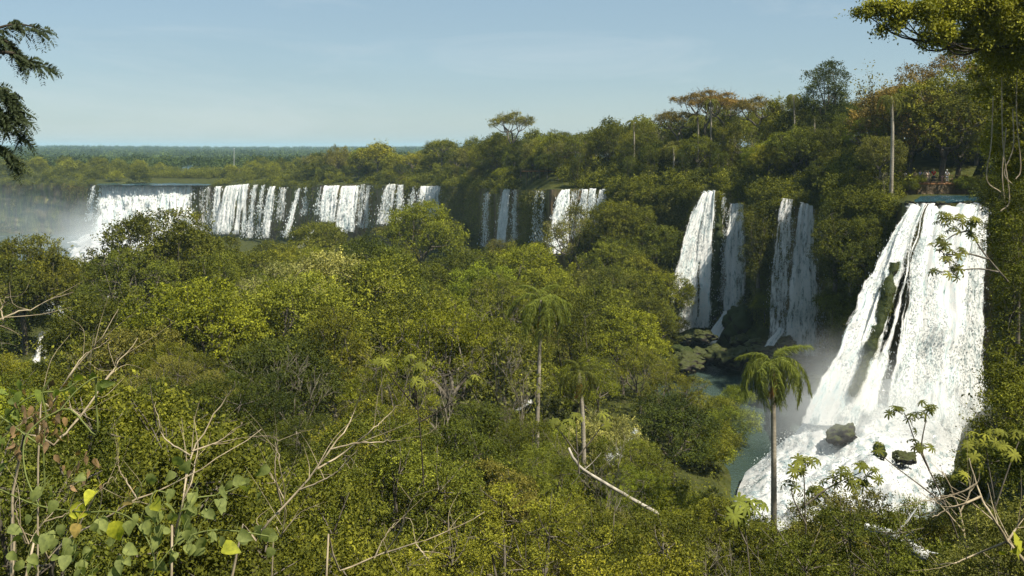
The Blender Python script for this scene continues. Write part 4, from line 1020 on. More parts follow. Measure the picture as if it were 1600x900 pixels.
# low growth on the cliff top and hanging over its edge
def tufts(n, pxa, pxb, da, db, label, smin, smax, tone='olive', skip=(), dz=0.0):
    pts = []
    for k in range(n):
        px = g.uniform(pxa, pxb); d = da + (db - da) * g.random() ** 1.3
        if any(a < px < b for a, b in skip) and d < 26: continue
        Y = float(lipY(px)) + d; zg = float(groundZ(px, Y)[0]) if d > .3 else float(lipZ(px)) - .8 + d * .5
        pts.append(((px - 800) / F * Y, Y, zg - .6 + dz))
    mb = MB(); scatter(mb, pts, TUFT, g, smin, smax, (-.25, -.1, 0, .12)); o = mb.build('undergrowth', LEAF); o.color = (*TONE[tone], 1); tag(o, label, 'undergrowth', kind='stuff')
MOUTH = [(140, 334), (343, 394), (494, 584), (602, 634), (652, 692), (1094, 1121), (1404, 1552), (806, 880)]
tufts(700, 640, 1410, 1.2, 45, 'low leafy growth between the cliff-top trees', .6, 1.25, skip=MOUTH)
tufts(260, 690, 1412, -.8, 1.5, 'bushy fringe hanging over the lip of the near cliff', .35, .75, skip=MOUTH + [(874, 950), (780, 812)])
tufts(120, 1548, 1720, -.8, 25, 'dark growth crowding the bank beside the river mouth', .5, 1.1, 'dark olive')
tufts(900, -120, 700, 2.0, 75, 'scrub and grass tussocks on the far plateau', .5, 1.3, skip=[(163, 346)])
tufts(260, 165, 345, 26, 140, 'scrub on both sides of the upper river', .5, 1.3, skip=[(240, 352)])
tufts(420, -120, 700, -1.0, 2.5, 'scrubby fringe along the lip of the far wall', .4, .95, skip=MOUTH)
def cliff_tufts(n, pxa, pxb, label, smin, smax, tone, skip, v0=.04, v1=1.0):
    pts = []
    for k in range(n):
        px = g.uniform(pxa, pxb)
        if any(a < px < b for a, b in skip): continue
        v = g.uniform(v0, v1); p = cliff_pt(px, v)[0]
        if fbm(np.array([[p[0] / 6, p[1] / 6, p[2] / 6]]), 2, 9)[0] < .42: continue
        pts.append((p[0], p[1] - g.uniform(.1, 1.5), p[2] - .9))
    mb = MB(); scatter(mb, pts, TUFT, g, smin, smax, (-.25, -.1, 0, .12)); o = mb.build('hanging_plants', LEAF); o.color = (*TONE[tone], 1); tag(o, label, 'hanging plants', kind='stuff')
cliff_tufts(420, 692, 1062, 'bushes rooted on the ledges of the mossy middle wall', .3, .8, 'olive', [(747, 812), (853, 950)])
cliff_tufts(420, 955, 1092, 'bushes covering the steep slope beside the tall sunlit fall', .35, .9, 'olive', [(1026, 1092)])
cliff_tufts(420, 1165, 1415, 'bushes rooted on the dark wall around the blue-grey falls', .35, .85, 'dark olive', [(1196, 1294), (1385, 1415)])
cliff_tufts(160, 300, 700, 'bushes at the foot of the far falls wall', .4, .9, 'olive', [], .72, 1.0)
# horizon ridge
near_w = [tree_proto(200 + i, 'broad', 11.0, 7.0, 1.05, 560, k=4, twigs=0, aspect=.65) for i in range(3)]
tiny = [tree_proto(210 + i, 'broad', 12.0, 8.0, 2.0, 190, k=3, twigs=0, aspect=.75, fuzz=.1) for i in range(3)]
mb = MB()
for n_, Ya, Yb, pr in ((2300, 560, 1250, near_w), (7500, 1200, 4600, tiny)):
    pts = []
    for k in range(n_):
        Y = math.sqrt(g.uniform(Ya ** 2, Yb ** 2)) if pr is near_w else Ya * (Yb / Ya) ** g.random(); px = g.uniform(-60, 900)
        pts.append(((px - 800) / F * Y, Y, float(groundZ(px, Y)[0]) - 5.5 + 5 * (fbm(np.array([[px / F * Y / 90, Y / 90, 0]]), 2, 3)[0] - .5)))
    scatter(mb, pts, pr, g, .4, 1.15, (-.25, -.12, 0, .12, .2))
o = mb.build('forest', LEAF); o.color = (.06, .085, .022, 1); tag(o, 'endless blue-green forest fading to the flat horizon', 'forest', kind='stuff')

# ---- undergrowth, hanging plants ----------------------------------------------
rng = np.random.default_rng(77)
def ground_cover(name, n, Ya, Yb, pxa, pxb, leaf, k, hgt, tone, label, lim=True):
    Y = np.sqrt(rng.uniform(Ya ** 2, Yb ** 2, n)); px = rng.uniform(pxa, pxb, n)
    if lim:
        ok = Y < np.minimum(tmax(px) + 18, lipY(px) - 2); Y, px = Y[ok], px[ok]
    z = gorgeZ(px, Y); ok = z > -31.2 if lim else z > -99
    Y, px, z = Y[ok], px[ok], z[ok]
    X = (px - 800) / F * Y
    c = fbm(np.stack([X / 3, Y / 3, 0 * X], 1), 2, 5)
    z = z + rng.random(len(z)) ** 1.5 * hgt * (.3 + 1.3 * c) + .05
    mb = MB(); nr = unit(np.stack([rng.normal(0, .5, len(X)), rng.normal(0, .5, len(X)) - .2, np.ones(len(X))], 1))
    sprigs(mb, rng, np.stack([X, Y, z], 1), nr, leaf, k, np.clip(.2 + .6 * c + rng.normal(0, .1, len(X)), 0, 1), droop=.2)
    o = mb.build(name, LEAF); o.color = (*TONE[tone], 1); tag(o, label, 'undergrowth', kind='stuff')
ground_cover('undergrowth', 15000, 5, 60, -200, 1800, .11, 8, 1.5, 'olive', 'leafy undergrowth on the slope below the viewpoint')
ground_cover('undergrowth', 24000, 60, 260, -150, 1750, .26, 7, 2.0, 'olive', 'dense undergrowth between the trees of the valley')

def on_cliff(name, n, pxa, pxb, leaf, k, tone, label, v0=0.0, v1=1.0, thr=.5, droop=.9, sc=5.0, length=4.5, skip=()):
    px = rng.uniform(pxa, pxb, n); v = v0 + (v1 - v0) * rng.random(n) ** 1.2
    p = cliff_pt(px, v)
    m = fbm(p / np.array([sc, sc, sc * 1.6]), 3, 51); top_bias = np.clip(1 - v * 5, 0, 1) * .3 + np.clip(v * 3 - 2.1, 0, 1) * .3
    ok = m + top_bias > thr
    for a, b in skip: ok &= ~((px > a) & (px < b))
    p = p[ok]; m = m[ok]
    p[:, 1] -= rng.random(len(p)) * 1.4
    nr = unit(np.stack([rng.normal(-.25, .5, len(p)), rng.normal(-.9, .4, len(p)), rng.normal(.35, .4, len(p))], 1))
    mb = MB(); sprigs(mb, rng, p, nr, leaf, k, np.clip(.1 + .8 * m + rng.normal(0, .1, len(p)), 0, 1), droop=droop, length=length)
    o = mb.build(name, LEAF); o.color = (*TONE[tone], 1); tag(o, label, 'hanging plants', kind='stuff')
WET_FAR = [(138, 306), (311, 396), (400, 407), (410, 430), (444, 472), (494, 582), (590, 632), (648, 692)]
WET_MID = [(749, 768), (772, 812), (853, 892), (903, 950)]
WET_NEAR = [(1080, 1122), (1128, 1168), (1205, 1245), (1232, 1292), (1385, 1550)]
on_cliff('hanging_plants', 9000, 100, 700, .5, 6, 'olive', 'mossy tufts and hanging plants on the far falls wall', thr=.5, skip=WET_FAR)
on_cliff('hanging_plants', 5000, -150, 140, .5, 6, 'brownish', 'brown tufts on the dark bare wall beside the blue mist', thr=.6, sc=8)
on_cliff('hanging_plants', 30000, 690, 1060, .3, 7, 'dusty olive', 'curtains of hanging plants on the mossy middle wall', thr=.36, skip=WET_MID, length=6)
on_cliff('hanging_plants', 34000, 1040, 1420, .22, 7, 'olive', 'thick greenery hanging between the shaded falls', thr=.36, skip=WET_NEAR)
on_cliff('hanging_plants', 26000, 1545, 1750, .15, 7, 'olive', 'dark greenery on the wall beside the biggest fall', thr=.34)
# ================================================================ palms
def frond_mesh(seed, L, droop, npair=46, ll=.62, dead=False):
    rng = np.random.default_rng(seed); n = 15; t = np.linspace(0, 1, n)
    ang = -droop * (1 - (1 - t) ** 2.1) + .95 * (0 if dead else 1) - (.7 if dead else 0)
    dx = np.cos(ang) * L / n; dz = np.sin(ang) * L / n
    pts = np.stack([np.cumsum(dx), .03 * np.sin(t * 5 + seed), np.cumsum(dz)], 1)
    mb = MB(); tube(mb, pts, np.linspace(.028, .006, n), 4, .55)
    tt = np.repeat(np.linspace(.12, 1, npair), 4); i = tt * (n - 1); k = np.clip(i.astype(int), 0, n - 2); f = (i - k)[:, None]
    p = pts[k] * (1 - f) + pts[k + 1] * f; tg = unit(pts[k + 1] - pts[k])
    side = np.tile([1, -1, 1, -1], npair)[:, None] * np.array([0, 1.0, 0])
    ax = unit(tg * .55 + side * rng.uniform(.5, 1.25, (len(tt), 1)) + rng.normal(0, .26, (len(tt), 3)) + np.array([0, 0, -.3]))
    ln = ll * (1.15 - .75 * np.abs(tt - .45)) * rng.uniform(.75, 1.1, len(tt))
    mid = p + ax * ln[:, None] * .45; ax2 = unit(ax * .4 + rng.normal(0, .12, ax.shape) + np.array([0, 0, -1.0]))
    ti = np.clip(.5 + rng.normal(0, .16, len(tt)), 0, 1)
    nr = unit(rng.normal(0, .5, (len(tt), 3)) + np.array([0, 0, 1]))
    leaves(mb, p + ax * ln[:, None] * .25, ax, nr, ln * .55, ln * .075, ti); leaves(mb, mid + ax2 * ln[:, None] * .3, ax2, nr, ln * .72, ln * .065, ti)
    return mb.mesh('frond', LEAF)
FR = [frond_mesh(1, 4.9, 2.45, 54, .8), frond_mesh(2, 5.0, 2.7, 54, .8), frond_mesh(3, 4.6, 2.75, 50, .75), frond_mesh(4, 3.6, 1.6, 46, .7)]
DEADF = [frond_mesh(8, 2.4, 1.3, dead=True), frond_mesh(9, 2.2, 1.0, dead=True)]
PALM_TRUNK = mat_bark('palm_trunk', (.15, .13, .095), (.36, .32, .25), 2.2)
def palm(base, top, label, s=1.0, nf=18, dead=2, r=.15, tone=(.15, .175, .03), group='palms', seed=0, bend=.3):
    g = random.Random(seed); b = np.array(base); t = np.array(top)
    o = empty('palm_tree', b); tag(o, label, 'palm', group)
    h = t - b; tb = MB(); pts = curve([[0, 0, -1], h * .35 + np.array([bend * .4, 0, 0]), h * .7 + np.array([bend * .5, 0, 0]), h], 150)
    tube(tb, pts, np.linspace(r * 1.25, r * .8, len(pts)) * (1 + .07 * (np.arange(len(pts)) % 3 == 0)), 10); tube(tb, [h - np.array([0, 0, .7]), h - np.array([0, 0, .2]), h + np.array([0, 0, .35])], [r * .9, r * 1.35, r * .4], 8, .4)
    tb.build('trunk', PALM_TRUNK, o, True)
    for k in range(nf):
        a = k * 2.4 + g.uniform(-.2, .2); u = (k + .5) / nf
        f = link('frond', FR[3 if u < .16 else (0 if u < .5 else 1 if u < .8 else 2)], o)
        f.location = h + np.array([0, 0, .15 - .3 * u]); f.rotation_euler = (g.uniform(-.3, .3), g.uniform(-.38, .28) + u * .55 - .25, a + g.uniform(-.3, .3)); f.scale = [s * g.uniform(.72, 1.12)] * 3
        j = g.uniform(.8, 1.2); f.color = (tone[0] * j, tone[1] * j, tone[2] * j, 1)
    for k in range(dead):
        f = link('dead_frond', DEADF[k % 2], o); f['label'] = 'withered orange-brown frond hanging down'
        f.location = h - np.array([0, 0, .3]); f.rotation_euler = (0, .2, g.uniform(-1.6, .6)); f.scale = [s * .95] * 3; f.color = (.30, .15, .035, 1)
    return o
palm((P(837, 655, 75)[0], 75, float(gorgeZ(837, 75)[0])), P(845, 476, 75), 'lone slender palm with a pale stem standing clear of the valley trees', s=.80, nf=22, dead=1, seed=1, r=.14, bend=.0)
palm((P(1209, 640, 73)[0], 73, float(gorgeZ(1209, 73)[0])), P(1207, 572, 73), 'tall palm with drooping fronds standing before the foam of the biggest fall', s=.92, nf=24, dead=2, seed=2, r=.19, bend=.1)
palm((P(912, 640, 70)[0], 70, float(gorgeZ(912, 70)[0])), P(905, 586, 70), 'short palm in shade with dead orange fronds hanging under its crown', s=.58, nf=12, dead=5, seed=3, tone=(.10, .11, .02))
for i, (px, d, top, s, lab) in enumerate([(1393, 4, 155, .95, 'tall bare palm stem rising in front of the rusty tree by the viewing platform'), (990, 14, 192, .9, 'bushy palm crown on the ridge above the narrow strands'), (1090, 12, 185, .9, 'palm head among the rusty flat-topped trees'),
                                   (1240, 16, 152, .95, 'palm on the skyline above the blue-grey falls'), (1272, 12, 185, .8, 'small dark palm below the dark round-headed tree'), (1052, 8, 232, .85, 'slim palm with a pale stem on the slope above the sunlit fall'), (1110, 16, 160, .9, 'dark palm head touching the tallest rusty tree')]):
    Y = float(lipY(px)) + d; z = float(groundZ(px, Y)[0]); t = P(px, top, Y)
    palm((t[0] - .1, Y, z), t, lab, s=s * .62, nf=15, dead=0, seed=10 + i, r=.2 if i == 0 else .15, tone=(.15, .155, .03) if i != 4 else (.06, .07, .015))

# ================================================================ big trees of the right bank
def custom_tree(base, lobes, label, tone, leaf=.12, nl=60000, name='tree', r0=.22, seed=300, rusty=None, twigs=6, droop=.25, group=None, bark=None, fork=None):
    b = np.array(base); lob = [(P(px, py, Y) - b, r, f) for px, py, Y, r, f in lobes]
    H = max(l[0][2] for l in lob)
    tr, cr, _ = tree_proto(seed, 'broad', H * .8, 3.0, leaf, nl, k=8, twigs=twigs, droop=droop, lob=lob, r0=r0, bark=bark, fork=None if fork is None else np.array(fork) - b)
    o = empty(name, b); tag(o, label, 'tree', group); link('trunk', tr, o); c = link('crown', cr, o); c.color = (*TONE[tone], 1)
    if rusty:
        lob = [(P(px, py, Y) - b, r, f) for px, py, Y, r, f in rusty]
        _, cr, _ = tree_proto(seed + 1, 'broad', H * .8, 3.0, leaf, nl // 3, k=8, lob=lob, droop=droop, r0=r0)
        c = link('crown', cr, o); c.color = (*TONE['rusty orange'], 1); c['label'] = 'rusty orange young leaves of the crown'
    return o
custom_tree((27.5, 46, -9.0), [(1575, 25, 44, 1.7, .7), (1525, 12, 43, 1.3, .6), (1480, 8, 43, 1.0, .5), (1440, 20, 42, .8, .5), (1402, 14, 42, .6, .45), (1372, 12, 42, .5, .4), (1350, 20, 42, .34, .45), (1395, 38, 42, .42, .5), (1460, 48, 42.5, .7, .7), (1452, 62, 42.5, .42, .8), (1378, 46, 42, .26, .6),
             (1610, 75, 45, 1.8, .8), (1560, 70, 45, 1.2, .7), (1512, 60, 44, .9, .6), (1640, 20, 44, 2.0, .8), (1585, 60, 44, 1.2, .8), (1600, 30, 45, 1.5, .8), (1545, 40, 44, .9, .7)],
            'huge overhanging green tree reaching over the skyline at the edge of the bank', 'yellow-green', leaf=.14, nl=120000, twigs=9, seed=310, r0=.15, droop=.35, bark=DARK_BARK, fork=P(1655, 75, 45))
K = 150 / 66.0
custom_tree((P(1560, 300, 150)[0], 150, -5.5), [(px, py, Y * K, r * K * .95, f) for px, py, Y, r, f in [(1560, 205, 66, 2.2, .8), (1505, 205, 66, 1.9, .75), (1540, 175, 67, 2.0, .7), (1590, 240, 66, 2.2, .9), (1480, 185, 68, 1.7, .7), (1450, 205, 68, 1.6, .8), (1610, 180, 66, 2.2, .8), (1555, 240, 66, 1.6, .9), (1420, 215, 68, 1.3, .9), (1470, 232, 67, 1.2, .9), (1520, 238, 66, 1.3, .9), (1585, 130, 68, 1.6, .8), (1540, 110, 69, 1.3, .7), (1610, 95, 68, 1.6, .8)]],
            'broad green tree with long drooping boughs behind the viewing platform', 'yellow-green', leaf=.30, nl=60000, seed=320, r0=.4, droop=.3, group=None, fork=P(1550, 235, 152),
            rusty=[(px, py, Y * K, r * K * .95, f) for px, py, Y, r, f in [(1475, 110, 67, 1.6, .6), (1430, 122, 68, 1.4, .6), (1520, 125, 67, 1.8, .6), (1560, 140, 66, 1.7, .6), (1450, 150, 68, 1.5, .6), (1500, 152, 67, 1.4, .6), (1405, 148, 69, 1.1, .6), (1590, 105, 66, 1.7, .6), (1485, 95, 68, 1.0, .5), (1520, 82, 68, 1.2, .6), (1560, 78, 67, 1.4, .6), (1600, 60, 67, 1.6, .6)]])
custom_tree((P(1690, 330, 58)[0], 58, -9.5), [(1600, 115, 55, 1.5, .8), (1575, 165, 56, 1.5, .8), (1610, 205, 55, 1.8, .9), (1552, 100, 57, 1.1, .7), (1585, 235, 56, 1.4, 1.0), (1545, 150, 57, .9, .7), (1625, 150, 56, 1.8, .8), (1560, 215, 57, .9, .9), (1530, 120, 57, .6, .6), (1605, 270, 56, 1.4, 1.0)],
            'airy golden-green tree on the bank below the huge overhanging one', 'yellow-green', leaf=.15, nl=42000, seed=325, r0=.16, droop=.4, twigs=8, fork=P(1650, 230, 57))
BANK = [(1575, 47, -14.5, [(1590, 372, 46, 1.5, .9), (1580, 345, 47, 1.1, .8), (1572, 410, 46, .9, .9), (1605, 420, 45, 1.5, 1.0), (1585, 450, 45, 1.1, 1.0), (1605, 340, 46, 1.6, .9), (1590, 480, 44, 1.3, 1.2)], 'dark bushy tree leaning over the shaded edge of the biggest fall', 'dark olive', 330),
        (1590, 62, -11, [(1565, 300, 62, 1.3, .8), (1585, 312, 61, 1.6, .9), (1600, 280, 62, 2.4, .9), (1552, 325, 62, .7, .8), (1575, 345, 61, 1.1, .9), (1620, 320, 60, 2.0, .9)], 'shadowy bush at the brink where the river meets the bank', 'dark olive', 340),
        (1600, 30, -11.5, [(1585, 640, 29, 1.0, .8), (1560, 680, 28.5, .8, .7), (1600, 590, 30, 1.2, .9), (1535, 720, 28, .7, .7), (1590, 720, 27, 1.0, .8), (1615, 660, 28, 1.2, .9)], 'leafy shrub on the near bank beneath the twiggy trees', 'olive', 350)]
for px, Y, z, lobes, lab, tone, sd in BANK:
    custom_tree(((px - 800) / F * Y, Y, z), lobes, lab, tone, leaf=.1 if Y > 40 else .075, nl=26000, seed=sd, r0=.12, droop=.35)
# long aerial roots and vines hanging from the huge tree
vb = []
g = random.Random(9)
for k, (px, py0, py1) in enumerate([(1552, 150, 300), (1568, 120, 330), (1582, 170, 290), (1590, 60, 280), (1574, 200, 345)]):
    mb = MB(); Y = 45.5 + k * .3
    pts = curve([P(px + g.uniform(-3, 3), py0, Y), P(px + g.uniform(-10, 8), (py0 + py1) / 2, Y), P(px + g.uniform(-14, 12), py1 - 20, Y), P(px + g.uniform(-6, 14), py1, Y)], 20)
    tube(mb, pts, .028, 5); o = mb.build('liana', DRY, smooth=True)
    tag(o, 'grey liana hanging straight down from the huge overhanging tree', 'liana', 'lianas under the huge overhanging tree')

# ================================================================ traced branches and saplings near the viewpoint
def palmate(mb, rng, c, up, L, n=8, tint=.5):
    up = unit(np.array(up, float)); a = unit(np.cross(up, [0.3, .9, .1])); b = np.cross(up, a); ph = rng.uniform(0, 6)
    for k in range(n):
        th = ph + 2 * math.pi * k / n * .94; d = a * math.cos(th) + b * math.sin(th); l = L * rng.uniform(.75, 1.1)
        w = np.cross(up, d) * l * .15; p0 = c; p1 = c + d * l * .45 + up * l * .08; p2 = c + d * l * .82 - up * l * .12; p3 = c + d * l - up * l * .3
        v = [p0 - w * .15, p0 + w * .15, p1 - w * .9, p1 + w * .9, p2 - w * .85, p2 + w * .85, p3]
        mb.add(v, [[0, 2, 3, 1], [2, 4, 5, 3]], tint + rng.normal(0, .06)); mb.add(v[4:], [[0, 2, 1]], tint)

def sapling(Y, stems, clusters, label, L=.24, r=.018, tone=(.09, .115, .018), group='umbrella-leaved saplings', name='sapling', mat=None, nleaf=5):
    rng = np.random.default_rng(len(label) + int(Y)); b = P(stems[0][0][0], stems[0][0][1], Y); o = empty(name, b); tag(o, label, 'sapling', group)
    for s in stems:
        mb = MB(); pts = curve([P(x, y, Y + i * .06) - b for i, (x, y) in enumerate(s)], 14); k = Y / 20
        tube(mb, pts, np.linspace(r * k, r * .45 * k, len(pts)), 6); mb.build('stem' if s is stems[0] else 'branch', mat or BARK, o, True)
    mb = MB()
    for (x, y) in clusters:
        c = P(x, y, Y + rng.uniform(-.3, .3)) - b
        for k in range(nleaf):
            d = unit(rng.normal(0, .7, 3) + np.array([0, -.2, .7])); e = c + d * L * rng.uniform(.5, 1.5)
            tube(mb, curve([c, (c + e) / 2 + np.array([0, 0, .02]), e], 4), .006 * Y / 20, 3, .4)
            palmate(mb, rng, e, unit(d * .6 + np.array([0, -.3, .6])), L * rng.uniform(.7, 1.1), int(rng.integers(7, 10)), rng.uniform(.25, .75))
    c = mb.build('crown', LEAF, o); c.color = (*tone, 1); return o
sapling(21, [[(1500, 850), (1478, 790), (1452, 735), (1430, 690), (1418, 655), (1412, 645)], [(1452, 735), (1440, 700), (1446, 660), (1448, 645)], [(1478, 790), (1440, 760), (1400, 730), (1378, 712)]],
        [(1410, 648), (1396, 650), (1448, 642), (1436, 655), (1430, 690), (1455, 640), (1375, 706), (1440, 700), (1425, 665)], 'dark umbrella-leaved sapling with drooping leaf stars in front of the foam', tone=(.08, .09, .014), L=.16, nleaf=3)
sapling(24, [[(1262, 900), (1258, 800), (1256, 745), (1250, 722)], [(1258, 790), (1290, 765), (1322, 748), (1345, 738)], [(1260, 820), (1240, 780), (1236, 756)]],
        [(1250, 722), (1240, 730), (1262, 728), (1238, 758), (1322, 745), (1345, 736), (1362, 742), (1300, 755), (1280, 770), (1330, 762), (1350, 760)], 'bushy umbrella-leaved sapling at the lower rim of the foam', tone=(.11, .12, .018), L=.19)
sapling(16, [[(1560, 900), (1556, 800), (1545, 730), (1540, 690)], [(1556, 790), (1580, 720), (1592, 690)], [(1556, 800), (1510, 760), (1498, 752)]],
        [(1540, 688), (1520, 692), (1562, 685), (1590, 690), (1500, 752), (1525, 720), (1575, 712), (1515, 705)], 'sunlit umbrella-leaved sapling on the near bank, next to the forked pale branches', tone=(.17, .175, .025), L=.135)
sapling(40, [[(1575, 440), (1545, 405), (1530, 385), (1515, 360), (1500, 345), (1482, 340)], [(1545, 405), (1510, 396), (1480, 398), (1468, 390)], [(1560, 425), (1530, 420), (1500, 422), (1470, 425)], [(1515, 360), (1495, 365), (1478, 375)]],
        [(1482, 340), (1500, 343), (1515, 345), (1470, 352), (1490, 362), (1512, 368), (1474, 376), (1465, 392), (1482, 398), (1500, 400), (1468, 424), (1486, 424), (1500, 418), (1476, 412), (1525, 352)], 'open-branched sapling reaching out over the white water of the biggest fall', tone=(.12, .125, .025), L=.27, r=.02, nleaf=4)
sapling(30, [[(662, 760), (658, 690), (650, 620), (640, 575)], [(655, 660), (690, 640), (738, 605)], [(652, 640), (620, 600), (598, 568)]], [(640, 572), (662, 580), (598, 566), (740, 602), (655, 600)], 'dark-stemmed umbrella-leaved sapling in the middle of the valley slope', tone=(.14, .15, .025), L=.22, nleaf=4, mat=DARK_BARK)
sapling(34, [[(905, 740), (902, 700), (900, 665)], [(902, 710), (880, 680), (866, 665)], [(902, 715), (930, 680), (945, 660)]], [(900, 662), (866, 662), (945, 656), (885, 670)], 'umbrella-leaved sapling at the upper end of the pale leaning log', tone=(.14, .15, .025), L=.24, nleaf=4)
sapling(22, [[(1172, 900), (1166, 840), (1160, 790)], [(1166, 850), (1150, 815), (1148, 800)]], [(1160, 788), (1148, 798), (1172, 800)], 'small umbrella-leaved sapling under the palm before the foam', tone=(.13, .15, .025), L=.24)

def bare_shrub(label, branches, Y, r=.012, name='bare_shrub', cat='bare shrub', mat=None, group='bare shrubs below the viewpoint', twigs=5, seed=0):
    """branches: list of pixel polylines; the first starts at the foot of the shrub"""
    rng = np.random.default_rng(seed + len(label)); x, y = branches[0][0]; b = P(x, y, Y); zg = float(gorgeZ(x, Y)[0])
    o = empty(name, (b[0], Y, zg)); tag(o, label, cat, group); o0 = np.array([b[0], Y, zg])
    for i, br in enumerate(branches):
        dep = np.cumsum([0] + [rng.uniform(-.12, .2) for _ in br[1:]])
        pts = [P(px, py, Y + d) - o0 for (px, py), d in zip(br, dep)]
        if i == 0 and pts[0][2] > .15: pts = [np.array([pts[0][0] * .6, 0, -.1])] + pts
        c = curve(pts, 22); r_ = r; k = .8 if i == 0 else .5
        c = c + rng.normal(0, .006, c.shape) * np.linspace(0, 1, len(c))[:, None]
        mb = MB(); rr = np.linspace(r * k, r * .28 * k, len(c)); tube(mb, c, rr, 6)
        for t in range(twigs if i == 0 else twigs // 2 + 1):
            j = rng.integers(len(c) // 4, len(c) - 1); d = unit(unit(c[j] - c[j - 1]) + rng.normal(0, .55, 3) + np.array([0, 0, .25])); l = rng.uniform(.12, .45) * Y / 6
            q = curve([c[j], c[j] + d * l * .5 + rng.normal(0, .03, 3), c[j] + d * l], 6); tube(mb, q, np.linspace(rr[j] * .5, rr[j] * .12, len(q)), 4)
        mb.build('stem' if i == 0 else 'branch', mat or DRY, o, True)
    return o
bare_shrub('largest bare shrub, its long tan stem arching up through the middle of the twig tangle', [[(362, 905), (401, 844), (420, 816), (467, 765), (495, 732), (518, 699), (537, 676), (552, 645), (562, 615)], [(516, 702), (560, 692), (600, 690), (638, 684)], [(495, 733), (540, 706), (580, 672), (600, 656), (632, 624)], [(467, 766), (520, 742), (560, 700)], [(440, 790), (430, 740), (432, 700), (428, 672)]], 6.5, r=.013)
bare_shrub('forked pale shrub with one curved arm in the twig tangle', [[(268, 905), (273, 840), (285, 783), (299, 713), (327, 662), (355, 620), (370, 596)], [(298, 712), (257, 685), (247, 657), (243, 630)], [(300, 705), (340, 690), (372, 668), (380, 660)], [(285, 783), (300, 750), (308, 700), (303, 652)]], 6.0, r=.011)
bare_shrub('whitish bare stem slanting upward behind the withered hanging leaves', [[(20, 770), (84, 695), (112, 667), (149, 618), (163, 597), (187, 564), (216, 528)], [(125, 650), (112, 640), (106, 635)], [(163, 597), (180, 575), (182, 560)]], 5.5, r=.011)
bare_shrub('thin straight stem rising highest above the withered hanging leaves', [[(60, 720), (79, 639), (105, 592), (140, 550), (159, 527), (183, 484)], [(106, 590), (130, 556), (158, 540), (172, 528)], [(79, 640), (50, 650), (5, 680)]], 5.8, r=.008)
bare_shrub('long low stem crossing behind the heart-leaved vine', [[(40, 905), (75, 872), (117, 835), (180, 800), (215, 780), (260, 760), (315, 735), (362, 700), (410, 672)], [(117, 835), (140, 790), (160, 760), (182, 745)], [(215, 780), (190, 740), (180, 715)]], 5.0, r=.009)
bare_shrub('knee-high bare shrub whose long twig points towards the deep shade', [[(510, 905), (530, 893), (600, 865), (650, 848), (700, 830), (757, 802)], [(600, 866), (625, 830), (640, 790), (668, 740)], [(650, 850), (665, 870), (672, 880)], [(585, 872), (600, 840), (618, 815)]], 6.0, r=.010)
bare_shrub('pale twig entering above the withered leaves, bent like a hook', [[(-60, 540), (-10, 505), (20, 490), (60, 478), (112, 454)], [(5, 500), (2, 480), (12, 465)]], 4.5, r=.008)
bare_shrub('upright bare shrub with a fan of twigs beside the deep shade', [[(425, 905), (440, 840), (445, 780), (436, 720), (430, 690)], [(440, 835), (470, 800), (500, 790)], [(444, 780), (425, 745), (405, 725)]], 7.5, r=.009)
bare_shrub('forked pale branches rising from the corner of the near bank', [[(1612, 915), (1574, 846), (1560, 822), (1548, 804), (1535, 780), (1526, 756), (1514, 716)], [(1574, 846), (1545, 858), (1520, 868), (1490, 880), (1460, 882)], [(1574, 846), (1586, 828), (1597, 808), (1606, 780)], [(1532, 776), (1505, 788), (1480, 796), (1458, 808)], [(1526, 756), (1500, 770), (1472, 776)]], 11, r=.028)
bare_shrub('slender bare shrub with whitish stems at the foot of the near bank', [[(1515, 915), (1508, 850), (1500, 800), (1480, 750), (1470, 735)], [(1505, 830), (1470, 790), (1440, 770)], [(1500, 800), (1515, 770), (1512, 745)]], 14, r=.025)
bare_shrub('fine dry shrub catching light in the lower corner under the heart-leaved vine', [[(20, 905), (45, 850), (90, 790), (120, 752)], [(45, 850), (25, 800), (30, 760)], [(70, 815), (110, 800), (140, 770)]], 4.4, r=.007)

# logs
def log(label, pts, r0, r1, mat, name='fallen_log'):
    b = P(*pts[0]); o = empty(name, b); tag(o, label, 'log'); c = curve([P(*p) - b for p in pts], 16); rng = np.random.default_rng(3)
    mb = MB(); tube(mb, c + rng.normal(0, r0 * .12, c.shape), np.linspace(r0, r1, len(c)), 9); mb.build('trunk', mat, o, True)
    for k in range(4):
        j = rng.integers(3, len(c) - 2); d = unit(rng.normal(0, 1, 3) + np.array([0, -.3, .6])); mb = MB(); q = curve([c[j], c[j] + d * .5, c[j] + d * 1.0 + np.array([0, 0, .1])], 6); tube(mb, q, np.linspace(r0 * .4, r0 * .15, len(q)), 5); mb.build('branch_stub', mat, o, True)
log('pale leaning log lying across the valley shrubs, its broken top splintered', [(888, 700, 43), (905, 728, 42.5), (940, 752, 42), (985, 778, 41.5), (1030, 804, 41)],   .055, .085, PALE_BARK)
log('bleached blue-white fallen trunk at the near foot of the right-hand bank', [(1350, 823, 27), (1385, 832, 26.6), (1412, 848, 26.3), (1448, 870, 26)], .11, .17, mat_bark('bleached_bark', (.22, .24, .24), (.5, .5, .47), 3.0))

